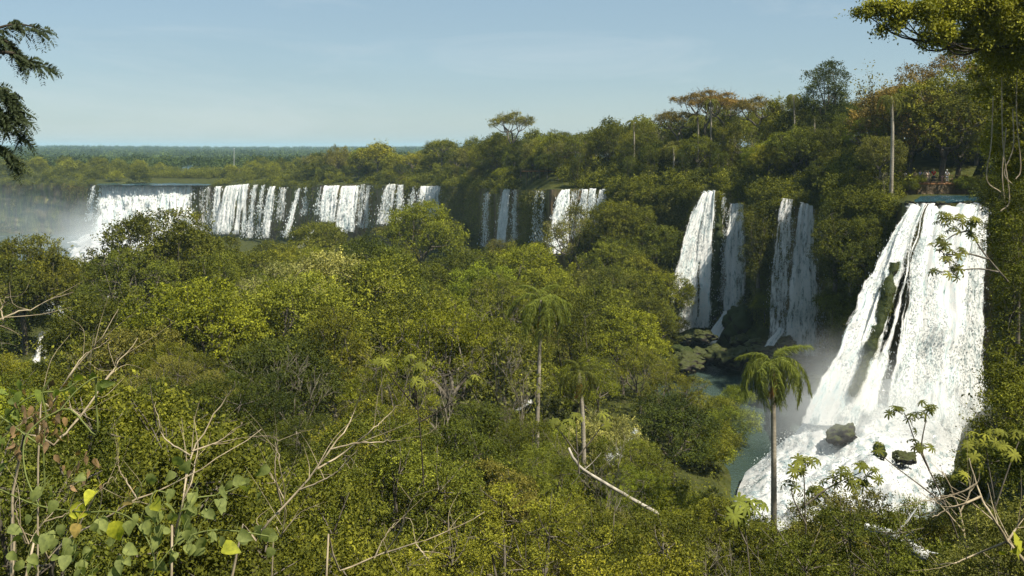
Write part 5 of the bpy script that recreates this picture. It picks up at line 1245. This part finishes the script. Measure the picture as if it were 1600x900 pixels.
# heart-leaved vine
VLEAF = mat_leaf('vine_leaf', trans=.42, spec=.3)
def blotch(m):
    nt = m.node_tree; r = [n for n in nt.nodes if n.type == 'VALTORGB'][0]; at = [n for n in nt.nodes if n.type == 'ATTRIBUTE'][0]
    tc = nt.nodes.new('ShaderNodeTexCoord'); n = nt.nodes.new('ShaderNodeTexNoise'); n.inputs['Scale'].default_value = 55; n.inputs['Detail'].default_value = 4; nt.links.new(tc.outputs['Object'], n.inputs['Vector'])
    a = nt.nodes.new('ShaderNodeMath'); a.operation = 'MULTIPLY_ADD'; a.inputs[1].default_value = .9; nt.links.new(n.outputs[0], a.inputs[0])
    b = nt.nodes.new('ShaderNodeMath'); b.operation = 'SUBTRACT'; b.inputs[1].default_value = .45; nt.links.new(at.outputs['Fac'], b.inputs[0]); nt.links.new(b.outputs[0], a.inputs[2]); nt.links.new(a.outputs[0], r.inputs[0])
blotch(VLEAF)
def heart(mb, c, ax, nr, L, W, tint, n=7):
    u = unit(np.array(ax, float)); s = unit(np.cross(nr, u)); w = np.cross(u, s); t = np.linspace(0, 1, n)
    half = W * .5 * np.sin(np.pi * np.power(t, .62)) ** .8 * (1 + .15 * (1 - t))
    half[0] = W * .12; half[-1] = 0
    curl = .10 + .35 * abs(math.sin(c[0] * 917 + c[2] * 431)); mid = c + np.outer(t, u) * L - np.outer(t ** 2, w) * L * curl + np.outer(np.sin(t * 5 + c[0] * 300), s) * L * .03
    back = -.12 * L * np.exp(-((t - .12) / .12) ** 2)
    Lf = mid + np.outer(half, s) + np.outer(half * (.15 + curl), w) + np.outer(back, u); Rt = mid - np.outer(half * .94, s) + np.outer(half * (.1 + curl), w) + np.outer(back, u)
    v = np.concatenate([mid, Lf, Rt]); f = []
    for k in range(n - 1): f += [[k, k + 1, n + k + 1, n + k], [k, 2 * n + k, 2 * n + k + 1, k + 1]]
    mb.add(v, f, tint)
rng = np.random.default_rng(8)
b0 = P(230, 905, 4.2); vine = empty('vine', (b0[0], 4.2, float(gorgeZ(230, 4.2)[0]))); tag(vine, 'heart-leaved vine with yellow and grey-green leaves climbing over the bare twigs', 'vine')
vo = np.array(vine.location)
for k, br in enumerate([[(235, 930), (240, 870), (215, 820), (180, 800), (130, 800), (60, 790), (-10, 760)], [(235, 900), (275, 850), (320, 830), (370, 830), (420, 838)], [(240, 870), (232, 810), (240, 770), (262, 770)], [(275, 850), (285, 800), (300, 780), (345, 772), (385, 755)], [(60, 790), (40, 740), (38, 690), (60, 660), (95, 640)], [(95, 640), (120, 610), (148, 590), (150, 600)]]):
    mb = MB(); tube(mb, curve([P(x, y, 4.2 + .05 * i) - vo for i, (x, y) in enumerate(br)], 24), .0035, 5); mb.build('stem', mat_plain('vine_stem', (.11, .13, .03)) if k == 0 else bpy.data.materials['vine_stem'], vine, True)
VL = [(182, 832, 34, 'y'), (125, 800, 30, 'y'), (245, 790, 28, 'y'), (362, 858, 30, 'y'), (250, 885, 26, 'y'), (140, 775, 26, 'y'), (200, 780, 30, 'o'), (118, 830, 22, 'o')]
for x, y in [(265, 775), (300, 780), (285, 800), (330, 805), (350, 770), (375, 752), (385, 760), (270, 810), (240, 830), (210, 815), (160, 820), (95, 830), (70, 850), (115, 860), (140, 868), (205, 860), (270, 870), (300, 835), (315, 850), (330, 830), (405, 836), (418, 838), (80, 770), (60, 770), (25, 830), (190, 880), (130, 890), (100, 880), (240, 800), (300, 860), (275, 838), (288, 815), (265, 745), (345, 790), (20, 870), (55, 885)]:
    VL.append((x, y, rng.uniform(17, 29), 'g'))
    for _ in range(2): VL.append((x + rng.normal(0, 22), y + rng.normal(0, 18), rng.uniform(13, 24), 'g'))
for px, py, s, c in VL:
    mb = MB(); Y = 4.2 + rng.uniform(-.25, .35); p = P(px, py, Y) - vo; L = s / F * Y * .98
    ax = unit(rng.normal(0, .6, 3) + np.array([.15, -.25, -.65])); nr = unit(rng.normal(0, .45, 3) + np.array([.25, -.75, .55]))
    if px == 182: ax, nr = np.array([.15, -.1, -1.0]), unit(np.array([.1, -.95, .35]))
    heart(mb, p - ax * L * .5, ax, nr, L, L * .8, rng.uniform(.4, .62)); tube(mb, curve([p - ax * L * .5, p - ax * L * .7 + np.array([0, 0, .01]), p - ax * L * .95 + np.array([.01, .03, .02])], 4), .0015, 3, .5)
    o = mb.build('leaf', VLEAF, vine, True); o.color = {'y': (.36, .37, .03, 1), 'o': (.42, .30, .08, 1), 'g': (.19, .22, .06, 1)}[c]
    if c != 'g': o['label'] = 'sunlit yellow heart-shaped leaf' if c == 'y' else 'fading orange-pink heart-shaped leaf'
# withered leaves on their own climber
wv = empty('vine', P(70, 760, 5.0)); tag(wv, 'withered climber hung with curled brown leaves and a few green ones', 'vine'); wo = np.array(wv.location)
for br in [[(70, 760), (68, 700), (72, 650), (66, 615), (80, 590)], [(-20, 690), (20, 640), (60, 615), (100, 610), (130, 590)], [(70, 700), (40, 680), (0, 650)], [(72, 650), (110, 640), (150, 680), (150, 625), (150, 590)]]:
    mb = MB(); tube(mb, curve([P(x, y, 5.0) - wo for x, y in br], 18), .005, 5); mb.build('stem', bpy.data.materials['vine_stem'], wv, True)
mb = MB()
for k in range(95):
    px, py = [(48, 640), (55, 670), (88, 640), (80, 680), (20, 700), (85, 615), (130, 725), (140, 735), (30, 690), (62, 655)][k % 10]; px += rng.normal(0, 11); py += rng.normal(0, 14)
    p = P(px, py, 5 + rng.normal(0, .15)) - wo; L = rng.uniform(.03, .06); heart(mb, p, unit(rng.normal(0, .35, 3) + np.array([0, 0, -1])), unit(rng.normal(0, 1, 3)), L, L * .5, rng.uniform(.1, .75), n=5)
o = mb.build('withered_leaves', VLEAF, wv, True); o.color = (.25, .16, .08, 1)
mb = MB()
for k in range(26):
    px, py = [(45, 615), (20, 640), (148, 592), (100, 600), (10, 690)][k % 5]; px += rng.normal(0, 14); py += rng.normal(0, 12)
    p = P(px, py, 5 + rng.normal(0, .15)) - wo; L = rng.uniform(.05, .09); heart(mb, p, unit(rng.normal(0, .5, 3) + np.array([.2, 0, -.7])), unit(rng.normal(0, .5, 3) + np.array([0, -.6, .5])), L, L * .6, rng.uniform(.3, .75), n=5)
o = mb.build('green_leaves', VLEAF, wv, True); o.color = (.13, .17, .03, 1)

# leafy near shrubs at the bottom edge
g = random.Random(70)
for px, Y, s, tone, lab in [(120, 12.5, .62, 'olive', 'dense small-leaved shrub behind the heart-leaved vine'), (330, 15, .7, 'olive', 'small-leaved shrub at the foot of the forked pale shrub'), (560, 16, .75, 'olive', 'shrub below the largest bare shrub'), (-20, 10, .6, 'dusty olive', 'dusty shrub by the withered climber'), (470, 19, .9, 'dark olive', 'dark shrub beside the deep shade'), (880, 21, .9, 'bright green', 'bright shrub lighting the lower edge of the deep shade'), (1010, 23, 1.0, 'olive', 'olive shrub at the low end of the pale leaning log'),
                            (1100, 24, 1.1, 'dusty olive', 'dusty shrub with ochre leaves beneath the palm before the foam'), (1260, 25, 1.0, 'olive', 'wide shrub below the bushy umbrella-leaved sapling'), (1420, 22, 1.0, 'olive', 'shrub around the bleached fallen trunk')]:
    grow(px, Y, 'bush', tone, g, s=s, name='shrub', cat='shrub', label=lab, group=G3)

# dark feathery boughs hanging into the sky
FEATH = mat_leaf('feathery_leaf', trans=.2, spec=.25)
b0 = P(-330, 260, 9.0); ov = empty('overhanging_tree', (b0[0], 9.0, float(gorgeZ(-330, 9.0)[0]))); tag(ov, 'dark feathery-leaved tree, only its drooping bough tips showing against the sky', 'tree'); oo = np.array(ov.location)
mb = MB(); tube(mb, curve([[0, 0, -.5], [.1, 0, 3], P(-300, 20, 9) - oo, P(-200, -90, 9) - oo], 18), np.linspace(.14, .05, 19)[:len(curve([[0, 0, -.5], [.1, 0, 3], P(-300, 20, 9) - oo, P(-200, -90, 9) - oo], 18))], 8)
bou = [[(-300, 40), (-120, 60), (-30, 50), (25, 38), (68, 46)], [(-300, 60), (-100, 85), (10, 82), (35, 92), (72, 102)], [(-310, 120), (-120, 120), (-30, 140), (10, 155), (36, 180)], [(-310, 160), (-120, 180), (-20, 185), (12, 195), (40, 214)], [(-320, 190), (-100, 215), (-30, 225), (5, 235), (22, 255)], [(-120, 60), (-40, 62), (0, 60), (28, 80)], [(-120, 180), (-60, 165), (-10, 172), (30, 188)], [(-120, 120), (-30, 125), (5, 140), (20, 152)]]
tips = []
for br in bou:
    c = curve([P(x, y, 9 + .08 * i) - oo for i, (x, y) in enumerate(br)], 24); tube(mb, c, np.linspace(.03, .004, len(c)), 5); tips.append(c)
mb.build('trunk', DARK_BARK, ov, True)
rng = np.random.default_rng(12); mb = MB()
for c in tips:
    for j in range(len(c) // 2, len(c)):
        for q in range(2):
            d = unit(unit(c[min(j, len(c) - 1)] - c[j - 1]) * .9 + rng.normal(0, .6, 3) + np.array([.1, 0, -.4])); L = rng.uniform(.11, .18)
            t = np.linspace(.1, 1, 13); pt = c[j] + np.outer(t * L, d) + np.outer(t ** 2, [0, 0, -.06]); s = unit(np.cross(d, [0.1, -1, .3]))
            for sg in (1, -1):
                ax = unit(d * .55 + s * sg + np.array([0, 0, -.25]) + rng.normal(0, .12, (len(t), 3))); l = .055 * (1.1 - .5 * t)
                leaves(mb, pt + ax * l[:, None] * .5, ax, unit(rng.normal(0, .3, (len(t), 3)) + np.array([0, -.4, .8])), l, l * .36, np.clip(rng.normal(.4, .12, len(t)), 0, 1))
o = mb.build('crown', FEATH, ov); o.color = (.04, .055, .018, 1)  # dark leaf colour carries the boughs' shade against the sky

# ================================================================ rocks
def rock_mesh(seed, n=36, amp=.5):
    u = np.linspace(0, math.pi, n); v = np.linspace(0, 2 * math.pi, 2 * n + 1)
    d = np.array([[math.sin(a) * math.cos(b), math.sin(a) * math.sin(b), math.cos(a)] for a in u for b in v])
    f = fbm(d * 1.6 + seed * 7.1, 3, seed); q = np.floor(f * 9) / 9 * .6 + f * .4
    fine = fbm(d * 6 + seed, 4, seed + 3) - .5; crack = np.abs(fbm(d * 3.2 + seed * 2, 3, seed + 8) - .5)
    d = d * (1 + amp * 2.2 * (q - .5) + amp * .55 * fine - amp * .5 * np.clip(.05 - crack, 0, 1) * 8)[:, None]
    mb = MB(); mb.add(d, grid_faces(n, 2 * n + 1)[:, ::-1]); return mb
ROCKM = [rock_mesh(i).mesh('boulder', ROCK, True) for i in range(4)]; MROCKM = [rock_mesh(i + 10).mesh('boulder', MOSSROCK, True) for i in range(4)]
def rock(px, py, Y, rx, ry, rz, label, moss=False, rot=0, tilt=0, group=None, name='boulder', k=0):
    o = link(name, (MROCKM if moss else ROCKM)[k % 4]); o.location = P(px, py, Y); o.scale = (rx, ry, rz); o.rotation_euler = (0, tilt, rot); tag(o, label, 'boulder', group); return o
GB = 'boulders in the rock pool'
for i, (px, py, Y, r, lab) in enumerate([(1085, 527, 152, 2.0, 'mossy-topped boulder breaking the foot of the tall sunlit fall'), (1075, 530, 150, 1.2, 'low dark boulder in the calm water under the sunlit fall'), (1101, 526, 148, 1.5, 'dark rounded boulder beside the white slope of foam'), (1096, 556, 140, 1.9, 'brown block between two runs of pool water'), (1068, 562, 136, 1.7, 'brown boulder at the inner bank of the rock pool'),
                                       (1078, 572, 133, 1.6, 'flat grey boulder lowest on the inner bank of the pool'), (1060, 552, 139, 1.8, 'mossy boulder where shrubs meet the pool'), (1125, 556, 139, 2.2, 'wide dark slab damming the rock pool'), (1145, 560, 138, 2.3, 'wettest dark slab in the dam of the rock pool'), (1168, 556, 138, 1.9, 'dark slab under the mossy ledge'), (1190, 552, 137, 1.6, 'boulder at the foot of the first blue-grey fall'),
                                       (1215, 562, 136, 2.2, 'black wet rock below the blue cascade'), (1240, 566, 135, 1.8, 'black rock beneath the second blue-grey fall'), (1160, 535, 146, 1.8, 'brown earthy rock under the mossy ledge'), (1185, 540, 142, 1.5, 'brown rock behind the pool dam'), (1228, 535, 140, 1.4, 'wet rock splitting the blue cascade')]):
    rock(px, py, Y, r * 1.25, r, r * .62, lab, moss=i in (0, 6), rot=i * 1.3, group=GB, k=i)
rock(1165, 515, 150, 3.6, 2.4, 3.2, 'big mossy ledge between the shaded blue fall and the blue-grey falls', True, .4, .5, k=1)
def rib(label, pts, r, flat=1.0, seed=0):
    b = P(*pts[0]); o = empty('mossy_rib', b); tag(o, label, 'rock rib'); c = curve([P(*p) - b for p in pts], 60); n = len(c); m = 26
    t = np.linspace(0, 1, n); rad = r * np.clip(np.sin(np.pi * (t * .92 + .04)), .05, 1) ** .6 * (.6 + .8 * fbm(np.stack([t * 7, 0 * t, 0 * t + seed], 1), 3, seed))
    a = np.linspace(0, 2 * math.pi, m + 1); d = np.stack([np.cos(a), flat * np.sin(a), 0 * a], 1); g = c[:, None, :] + d[None] * rad[:, None, None]
    q = g.reshape(-1, 3); f = fbm(q * .8 + seed, 5, seed) - .5; st = np.floor((q[:, 2] + 1.2 * f) / .9); led = (_hash(st.astype(np.int64), 0 * st.astype(np.int64), 0 * st.astype(np.int64), seed) - .5)
    q = q + np.repeat(d[None], n, 0).reshape(-1, 3) * (f * 1.5 + led * .28)[:, None] * r + np.array([0, 0, 1]) * f[:, None] * .6
    mb = MB(); mb.add(q, grid_faces(n, m + 1)); mb.build('rock_face', MOSSROCK, o, True)
    rg = np.random.default_rng(seed); i = rg.choice(len(q), 1500); dd = np.repeat(d[None], n, 0).reshape(-1, 3)[i]; ok = fbm(q[i] * .7 + 5, 2, 3) > .40; i = i[ok]; dd = dd[ok]
    mb = MB(); sprigs(mb, rg, q[i], unit(dd + np.array([0, -.3, .5])), .09, 6, rg.uniform(.1, .6, len(i)), droop=.6, length=2.5); e = mb.build('moss', LEAF, o); e.color = (*TONE['olive'], 1); e['kind'] = 'stuff'
for px, sc in ((1422, .5), (1470, .35), (1512, .4), (1546, .6)):
    rock(px, 317, float(lipY(px)) - .3, sc * 1.5, sc, sc * .6, {1422: 'dark rock at the near end of the river lip', 1470: 'small dark rock parting the water at the lip', 1512: 'wet stone poking out of the lip of the biggest fall', 1546: 'dark rock where the lip meets the shadowy bush'}[px], False, px, 0, 'rocks along the lip of the biggest fall', k=px)
for px, Y, sc in ((958, 64, .36), (985, 67, .32), (1003, 74, .4), (830, 86, .4)):
    put_tree(choose(MID, 'bush', g), (px - 800) / F * Y, Y, float(gorgeZ(px, Y)[0]) + {958: 1.2, 985: .9, 1003: 2.0, 830: .2}[px], sc, None, 'olive', {958: 'small bush at the low end of the small rapid', 985: 'small bush leaning over the middle of the small rapid', 1003: 'small bush at the head of the small rapid', 830: 'small bush hiding the white water behind the lone slender palm'}[px], 'shrub', 'shrub', G3, g)
rib('mossy green rib standing between the sunlit and the shaded blue fall', [(1124, 330, 158.5), (1120, 400, 158), (1114, 470, 157), (1106, 520, 155)], 1.0, 1.2, 2)
rib('mossy rib splitting the biggest fall in two', [(1398, 412, 104), (1388, 450, 102.5), (1378, 490, 101.5), (1366, 530, 100.5), (1358, 560, 99.5)], .55, 1.3, 5)
rib('long thin mossy rib low in the biggest fall', [(1366, 530, 99.4), (1352, 565, 98.4), (1340, 595, 97.6), (1332, 618, 97)], .5, 1.3, 7)
rock(1316, 680, 92.5, 1.5, .9, .95, 'large dark boulder breaking the foam of the biggest fall', False, .3, -.2, k=2)
rock(1374, 706, 89.5, .62, .6, .75, 'small upright boulder capped with moss in the foam', True, .3, .1, k=3)
rock(1412, 716, 88.5, 1.2, .9, .6, 'low half-drowned boulder in the foam near the sapling', False, .8, 0, k=0)
rock(1265, 600, 112, 2.0, 1.6, 1.0, 'dark wet rock between the pool and the boiling foam', False, .8, 0, k=1)
for px, Y, sc, tone, lab in [(1150, 118, .8, 'bright green', 'light green bush on the far rim of the pool'), (1142, 104, 1.1, 'bright green', 'rounded light green bush nearest the palm before the foam'), (1118, 110, 1.0, 'olive', 'olive bush between the pool and the shrubs'), (1100, 92, 1.0, 'bright green', 'bright bush on the slope down to the pool')]:
    zz = max(-31.3, float(gorgeZ(px, Y)[0])); put_tree(choose(MID, 'bush', g), (px - 800) / F * Y, Y, zz, sc, None, tone, lab, 'shrub', 'shrub', G3, g)
# ================================================================ people and the decks they stand on
def mat_obj(name, rough=.8):
    m, nt, out, N, L = newmat(name); oi = N('ShaderNodeObjectInfo'); p = N('ShaderNodeBsdfPrincipled', i_Roughness=rough)
    p.inputs['Specular IOR Level'].default_value = .2
    tc = N('ShaderNodeTexCoord'); n = N('ShaderNodeTexNoise', i_Scale=14.0); L(tc.outputs['Object'], n.inputs['Vector'])
    r = ramp(N, [(.3, (.8, .8, .8)), (.7, (1.1, 1.1, 1.1))]); L(n.outputs[0], r.inputs[0])
    L(mix(N, L, 1.0, oi.outputs['Color'], r.outputs[0], 'MULTIPLY'), p.inputs['Base Color']); L(p.outputs[0], out.inputs[0]); return m
CLOTH = mat_obj('cloth'); SKIN = mat_obj('skin', .55)
def skin(name, verts, edges, mat, root=0, lv=1):
    me = bpy.data.meshes.new(name); me.from_pydata([v[:3] for v in verts], edges, []); o = bpy.data.objects.new('temporary', me); COL.objects.link(o)
    m = o.modifiers.new('s', 'SKIN'); m.use_smooth_shade = True
    for i, v in enumerate(verts):
        d = me.skin_vertices[0].data[i]; d.radius = (v[3], v[4] if len(v) > 4 else v[3]); d.use_root = i == root
    s = o.modifiers.new('u', 'SUBSURF'); s.levels = lv; s.render_levels = lv
    dg = bpy.context.evaluated_depsgraph_get(); out = bpy.data.meshes.new_from_object(o.evaluated_get(dg)); out.name = name
    out.materials.clear(); out.materials.append(mat); bpy.data.objects.remove(o); bpy.data.meshes.remove(me); return out
def person_meshes(pose):
    lean, reach, step = {'rail': (.10, 1, 0), 'stand': (0, 0, 0), 'walk': (.03, .3, .16)}[pose]
    hy = lean
    V = [(0, 0, .93, .13, .10), (0, hy * .3, 1.12, .125, .095), (0, hy * .8, 1.32, .15, .10), (0, hy, 1.47, .055), (0, hy + .015, 1.57, .085, .1), (0, hy + .01, 1.67, .07, .08)]
    E = [(0, 1), (1, 2), (2, 3), (3, 4), (4, 5)]
    for s in (-1, 1):
        n = len(V); y = hy
        V += [(s * .17, y, 1.40, .055), (s * .23, y + .05 + .1 * reach, 1.13, .042), (s * .17, y + .06 + .28 * reach, .93 + .14 * reach, .03), (s * .165, y + .08 + .34 * reach, .87 + .18 * reach, .032)]
        E += [(2, n), (n, n + 1), (n + 1, n + 2), (n + 2, n + 3)]
        n = len(V); st = s * step
        V += [(s * .095, 0, .86, .09), (s * .10, st * .6 + .03, .49, .06), (s * .10, st, .09, .042), (s * .105, st + .12, .035, .035)]
        E += [(0, n), (n, n + 1), (n + 1, n + 2), (n + 2, n + 3)]
    body = skin('body', V, E, SKIN)
    T = [(0, 0, .90, .15, .12), (0, hy * .3, 1.12, .145, .115), (0, hy * .8, 1.32, .168, .118), (0, hy, 1.43, .07)]; TE = [(0, 1), (1, 2), (2, 3)]
    for s in (-1, 1): n = len(T); T += [(s * .175, hy, 1.40, .072), (s * .215, hy + .04 + .07 * reach, 1.2, .062)]; TE += [(2, n), (n, n + 1)]
    shirt = skin('shirt', T, TE, CLOTH)
    Q = [(0, 0, .93, .148, .118)]; QE = []
    for s in (-1, 1): n = len(Q); st = s * step; Q += [(s * .095, 0, .84, .105), (s * .10, st * .6 + .03, .49, .078), (s * .10, st * .9, .2, .066)]; QE += [(0, n), (n, n + 1), (n + 1, n + 2)]
    trousers = skin('trousers', Q, QE, CLOTH)
    h = rock_mesh(5, 10, .08); h.v = [np.stack([v[:, 0] * .098, v[:, 1] * .112 + hy, np.maximum(v[:, 2], -.35) * .10 + 1.66], 1) for v in h.v]
    hair = h.mesh('hair', CLOTH, True)
    return body, shirt, trousers, hair
POSE = {k: person_meshes(k) for k in ('rail', 'stand', 'walk')}
def person(pos, pose, rz, shirt, trousers, hair, label, h=1.0, skinc=(.45, .27, .19), group=None):
    o = empty('person', pos, rz); o.scale = (h, h, h); tag(o, label, 'person', group)
    for me, c, n in zip(POSE[pose], (skinc, shirt, trousers, hair), ('body', 'shirt', 'trousers', 'hair' if hair[0] < .5 else 'hat')):
        p = link(n, me, o); p.color = (*c, 1)
WOOD = mat_plain('rusty_deck', (.30, .15, .06), .75, .3); RAIL = mat_plain('rail_paint', (.20, .15, .07), .6, .25); STONEW = mat_rock('stone_wall', (.05, .035, .018), (.19, .14, .08), moss=.35, mossc=(.07, .075, .02))
def box(mb, c, s, mi=0):
    x, y, z = [q / 2 for q in s]; v = np.array([[a, b, d] for a in (-x, x) for b in (-y, y) for d in (-z, z)]) + np.array(c)
    mb.add(v, [[0, 1, 3, 2], [4, 6, 7, 5], [0, 4, 5, 1], [2, 3, 7, 6], [0, 2, 6, 4], [1, 5, 7, 3]], .5, mi)
def deck(name, label, px0, px1, pyd, Y, depth, np_, rail=1.05, cat='platform', wall=None, woodm=None, railm=None, stilts=True):
    a, b = P(px0, pyd, Y), P(px1, pyd, Y); W = b[0] - a[0]; o = empty(name, a); tag(o, label, cat)
    mb = MB(); box(mb, (W / 2, depth / 2, -.1), (W, depth, .2)); mb.build('floor_slab', woodm or WOOD, o)
    for i in range(np_):
        x = W * i / (np_ - 1); mb = MB(); box(mb, (x, .06, rail / 2), (.09, .09, rail)); mb.build('post', railm or RAIL, o)
    for z in (rail, rail * .55, rail * .22):
        mb = MB(); box(mb, (W / 2, .0, z), (W + .1, .05, .07)); mb.build('rail', railm or RAIL, o)
    if wall:
        mb = MB(); n = 30; u = np.linspace(-.15 * W, W * 1.15, n); v = np.linspace(-.2, -wall, 12)
        g_ = np.array([[x, -.05 + .5 * (fbm(np.array([[x * 1.2, z * 1.5, 0]]), 3, 4)[0] - .5), z] for z in v for x in u]); mb.add(g_, grid_faces(12, n))
        g2 = g_.copy(); g2[:, 1] = depth; mb.add(g2, grid_faces(12, n)); mb.build('retaining_wall', STONEW, o, True)
    elif stilts:
        for i in range(max(2, np_ // 2)):
            x = W * (i + .5) / max(2, np_ // 2); mb = MB(); box(mb, (x, depth / 2, -2.2), (.18, .18, 4.0)); mb.build('support_post', railm or RAIL, o)
    return o
Yd = 130.0
deck('viewing_platform', 'rusty-floored viewing platform with brown railing on a stone wall above the biggest fall', 1431, 1511, 286.5, Yd, 3.2, 8, wall=2.4)
deck('walkway', 'dark railed walkway leading through the trees to the crowded viewing platform', 1392, 1429, 285, Yd + 1.0, 2.2, 5)
for px, dy, pose, rz, sh, tr, ha, lab, hh in [
    (1411, 1.6, 'walk', -1.4, (.02, .02, .025), (.05, .05, .06), (.03, .02, .02), 'person in black top at the dark end of the walkway', 1.0),
    (1416, 1.9, 'stand', 2.6, (.10, .05, .05), (.03, .03, .04), (.03, .02, .02), 'person in a dark maroon top beside the one in black', .98),
    (1421, 1.5, 'rail', 3.14, (.8, .8, .82), (.10, .12, .2), (.05, .03, .02), 'person in a white top leaning low on the walkway rail', .86),
    (1436, 1.3, 'stand', 3.0, (.25, .2, .12), (.08, .08, .09), (.04, .03, .02), 'person in a tan top behind the bright bush on the platform', .95),
    (1442, 1.0, 'rail', 3.3, (.05, .12, .32), (.3, .25, .18), (.03, .02, .02), 'person in a blue shirt at the platform rail', .97),
    (1449, .75, 'rail', 2.9, (.62, .5, .36), (.4, .36, .3), (.3, .2, .1), 'person in a beige shirt leaning on the platform rail', 1.0),
    (1453, .7, 'rail', 3.4, (.66, .55, .42), (.55, .45, .33), (.45, .3, .15), 'fair-haired person in a cream top pressed against the beige-shirted one', .95),
    (1458, 1.5, 'stand', 3.1, (.22, .3, .4), (.1, .1, .12), (.05, .03, .02), 'person in a grey-blue top behind the fair-haired one', 1.0),
    (1463, .8, 'rail', 2.8, (.62, .02, .02), (.06, .06, .09), (.45, .4, .36), 'person in a bright red shirt at the platform rail', 1.06),
    (1476, .75, 'rail', 3.2, (.7, .45, .42), (.5, .3, .25), (.04, .03, .02), 'child in a pink top looking through the platform rail', .66),
    (1484, .85, 'rail', 3.0, (.82, .82, .84), (.3, .32, .36), (.8, .8, .8), 'person in a white shirt and white cap standing apart on the platform', 1.02)]:
    q = P(px, 286.5, Yd); person((q[0], Yd + dy, q[2]), pose, rz, sh, tr, ha, lab, hh, group='visitors on the viewing platform')
Ym = 224.0
deck('viewing_deck', 'small viewing deck almost swallowed by trees above the bare mossy wall', 815, 874, 267, Ym, 3.0, 8)
for px, pose, sh, tr, lab in [(832, 'rail', (.05, .1, .3), (.1, .1, .1), 'person in dark blue at the shaded end of the small viewing deck'), (836, 'stand', (.7, .35, .3), (.1, .1, .14), 'person in a salmon top beside the one in dark blue'), (851, 'rail', (.75, .16, .08), (.1, .1, .15), 'person in an orange-red top on the small viewing deck'), (855, 'stand', (.75, .5, .4), (.3, .2, .15), 'person in a pale top next to the orange-red one'),
                              (860, 'rail', (.1, .3, .55), (.1, .1, .1), 'person in a sky blue top on the small viewing deck'), (865, 'rail', (.3, .5, .7), (.2, .2, .2), 'person in a light blue top at the end of the small viewing deck')]:
    q = P(px, 267, Ym); person((q[0], Ym + .6, q[2]), pose, 3.1, sh, tr, (.04, .03, .02), lab, 1.0, group='visitors on the small deck')
Yf = 470.0; GREY = mat_plain('grey_walkway', (.30, .28, .24), .8, .2)
deck('walkway', 'long grey footbridge over the river above the broken white fall', 360, 447, 270, Yf, 2.4, 22, woodm=GREY, railm=GREY)
for px, sh, lab in [(368, (.8, .8, .8), 'person in white below the white mast'), (371, (.7, .3, .3), 'person in faded red on the footbridge'), (374, (.8, .75, .7), 'person in cream on the footbridge, close to the mast'), (393, (.7, .7, .7), 'lone person in pale clothes midway on the footbridge'), (441, (.8, .8, .8), 'person in white at the wooded end of the footbridge'), (446, (.6, .5, .5), 'person in dusky pink at the wooded end of the footbridge')]:
    q = P(px, 270, Yf); person((q[0], Yf + .6, q[2]), 'rail', 3.1, sh, (.2, .2, .25), (.05, .04, .03), lab, 1.0, group='visitors on the footbridge')
mb = MB(); q = P(366, 268, Yf); m = empty('mast', q); tag(m, 'white mast standing at the end of the long footbridge', 'mast')
tube(mb, [(0, -.3, -2), (0, -.3, 5), (0, -.3, 10.6)], [.10, .09, .08], 8); mb.build('pole', mat_plain('white_paint', (.5, .5, .5), .5, .05), m, True)
mb = MB(); box(mb, (0, -.3, 10.8), (.35, .3, .4)); mb.build('lamp_head', bpy.data.materials['white_paint'], m)
# shrubs in front of the platform
g = random.Random(99)
for px, Y, s, tone, lab in [(1508, 129, .62, 'bright green', 'round bright shrub covering the end of the platform wall'), (1418, 128, .55, 'dark olive', 'dark shrub in front of the walkway to the platform'), (1436, 129.4, .38, 'yellow-green', 'small lime bush poking through the platform rail'), (1528, 130, .6, 'olive', 'shrub beside the round bright one at the platform wall')]:
    z = lipZ(1480) + (.2 if px != 1436 else 1.1)
    put_tree(choose(MID, 'bush', g), (px - 800) / F * Y, Y, z, s, None, tone, lab, 'shrub', 'shrub', G3, g)
for px, d, s, tone, lab in [(1168, -1.5, .75, 'pale green', 'pale-leaved bush on the ledge beside the shaded blue fall'), (1195, -2, .8, 'olive', 'olive bush on the mossy ledge'), (1300, -2.5, .9, 'dark olive', 'dark bush clinging to the wall beside the darkest recess')]:
    Y = float(lipY(px)) + d; py = {1168: 475, 1195: 480, 1300: 480}[px]; q = P(px, py + 14, Y - 1.5); put_tree(choose(MID, 'bush', g), q[0], q[1], q[2], s, None, tone, lab, 'shrub', 'shrub', G3, g)

# ================================================================ air
mist([(150, 362, 424, 20, 12, 17), (200, 382, 408, 28, 14, 14), (245, 386, 414, 26, 12, 12)], .08)
mist([(105, 372, 402, 36, 22, 18), (180, 398, 380, 44, 22, 14), (95, 392, 375, 36, 20, 10)], .018)
mist([(20, 355, 405, 70, 30, 24), (-60, 340, 425, 70, 30, 22)], .005, (.74, .9, .97))  # bluish scatter colour puts shade into this part of the spray
mist([(1318, 600, 98, 8, 5, 6), (1400, 640, 95.5, 11, 5, 5.5), (1270, 655, 93, 8, 6, 4.5), (1470, 645, 96.5, 7, 5, 5)], .10)
mist([(1290, 600, 97, 9, 6, 7)], .03)
mb = MB(); v = np.array([[x, y, z] for x in (-9000, 9000) for y in (-60, 12500) for z in (-46, 42)], float)
mb.add(v, [[0, 1, 3, 2], [4, 6, 7, 5], [0, 4, 5, 1], [2, 3, 7, 6], [0, 2, 6, 4], [1, 5, 7, 3]])
tag(mb.build('haze', mat_volume('haze', (.50, .75, .92), .00012, 0.0)), kind='stuff')
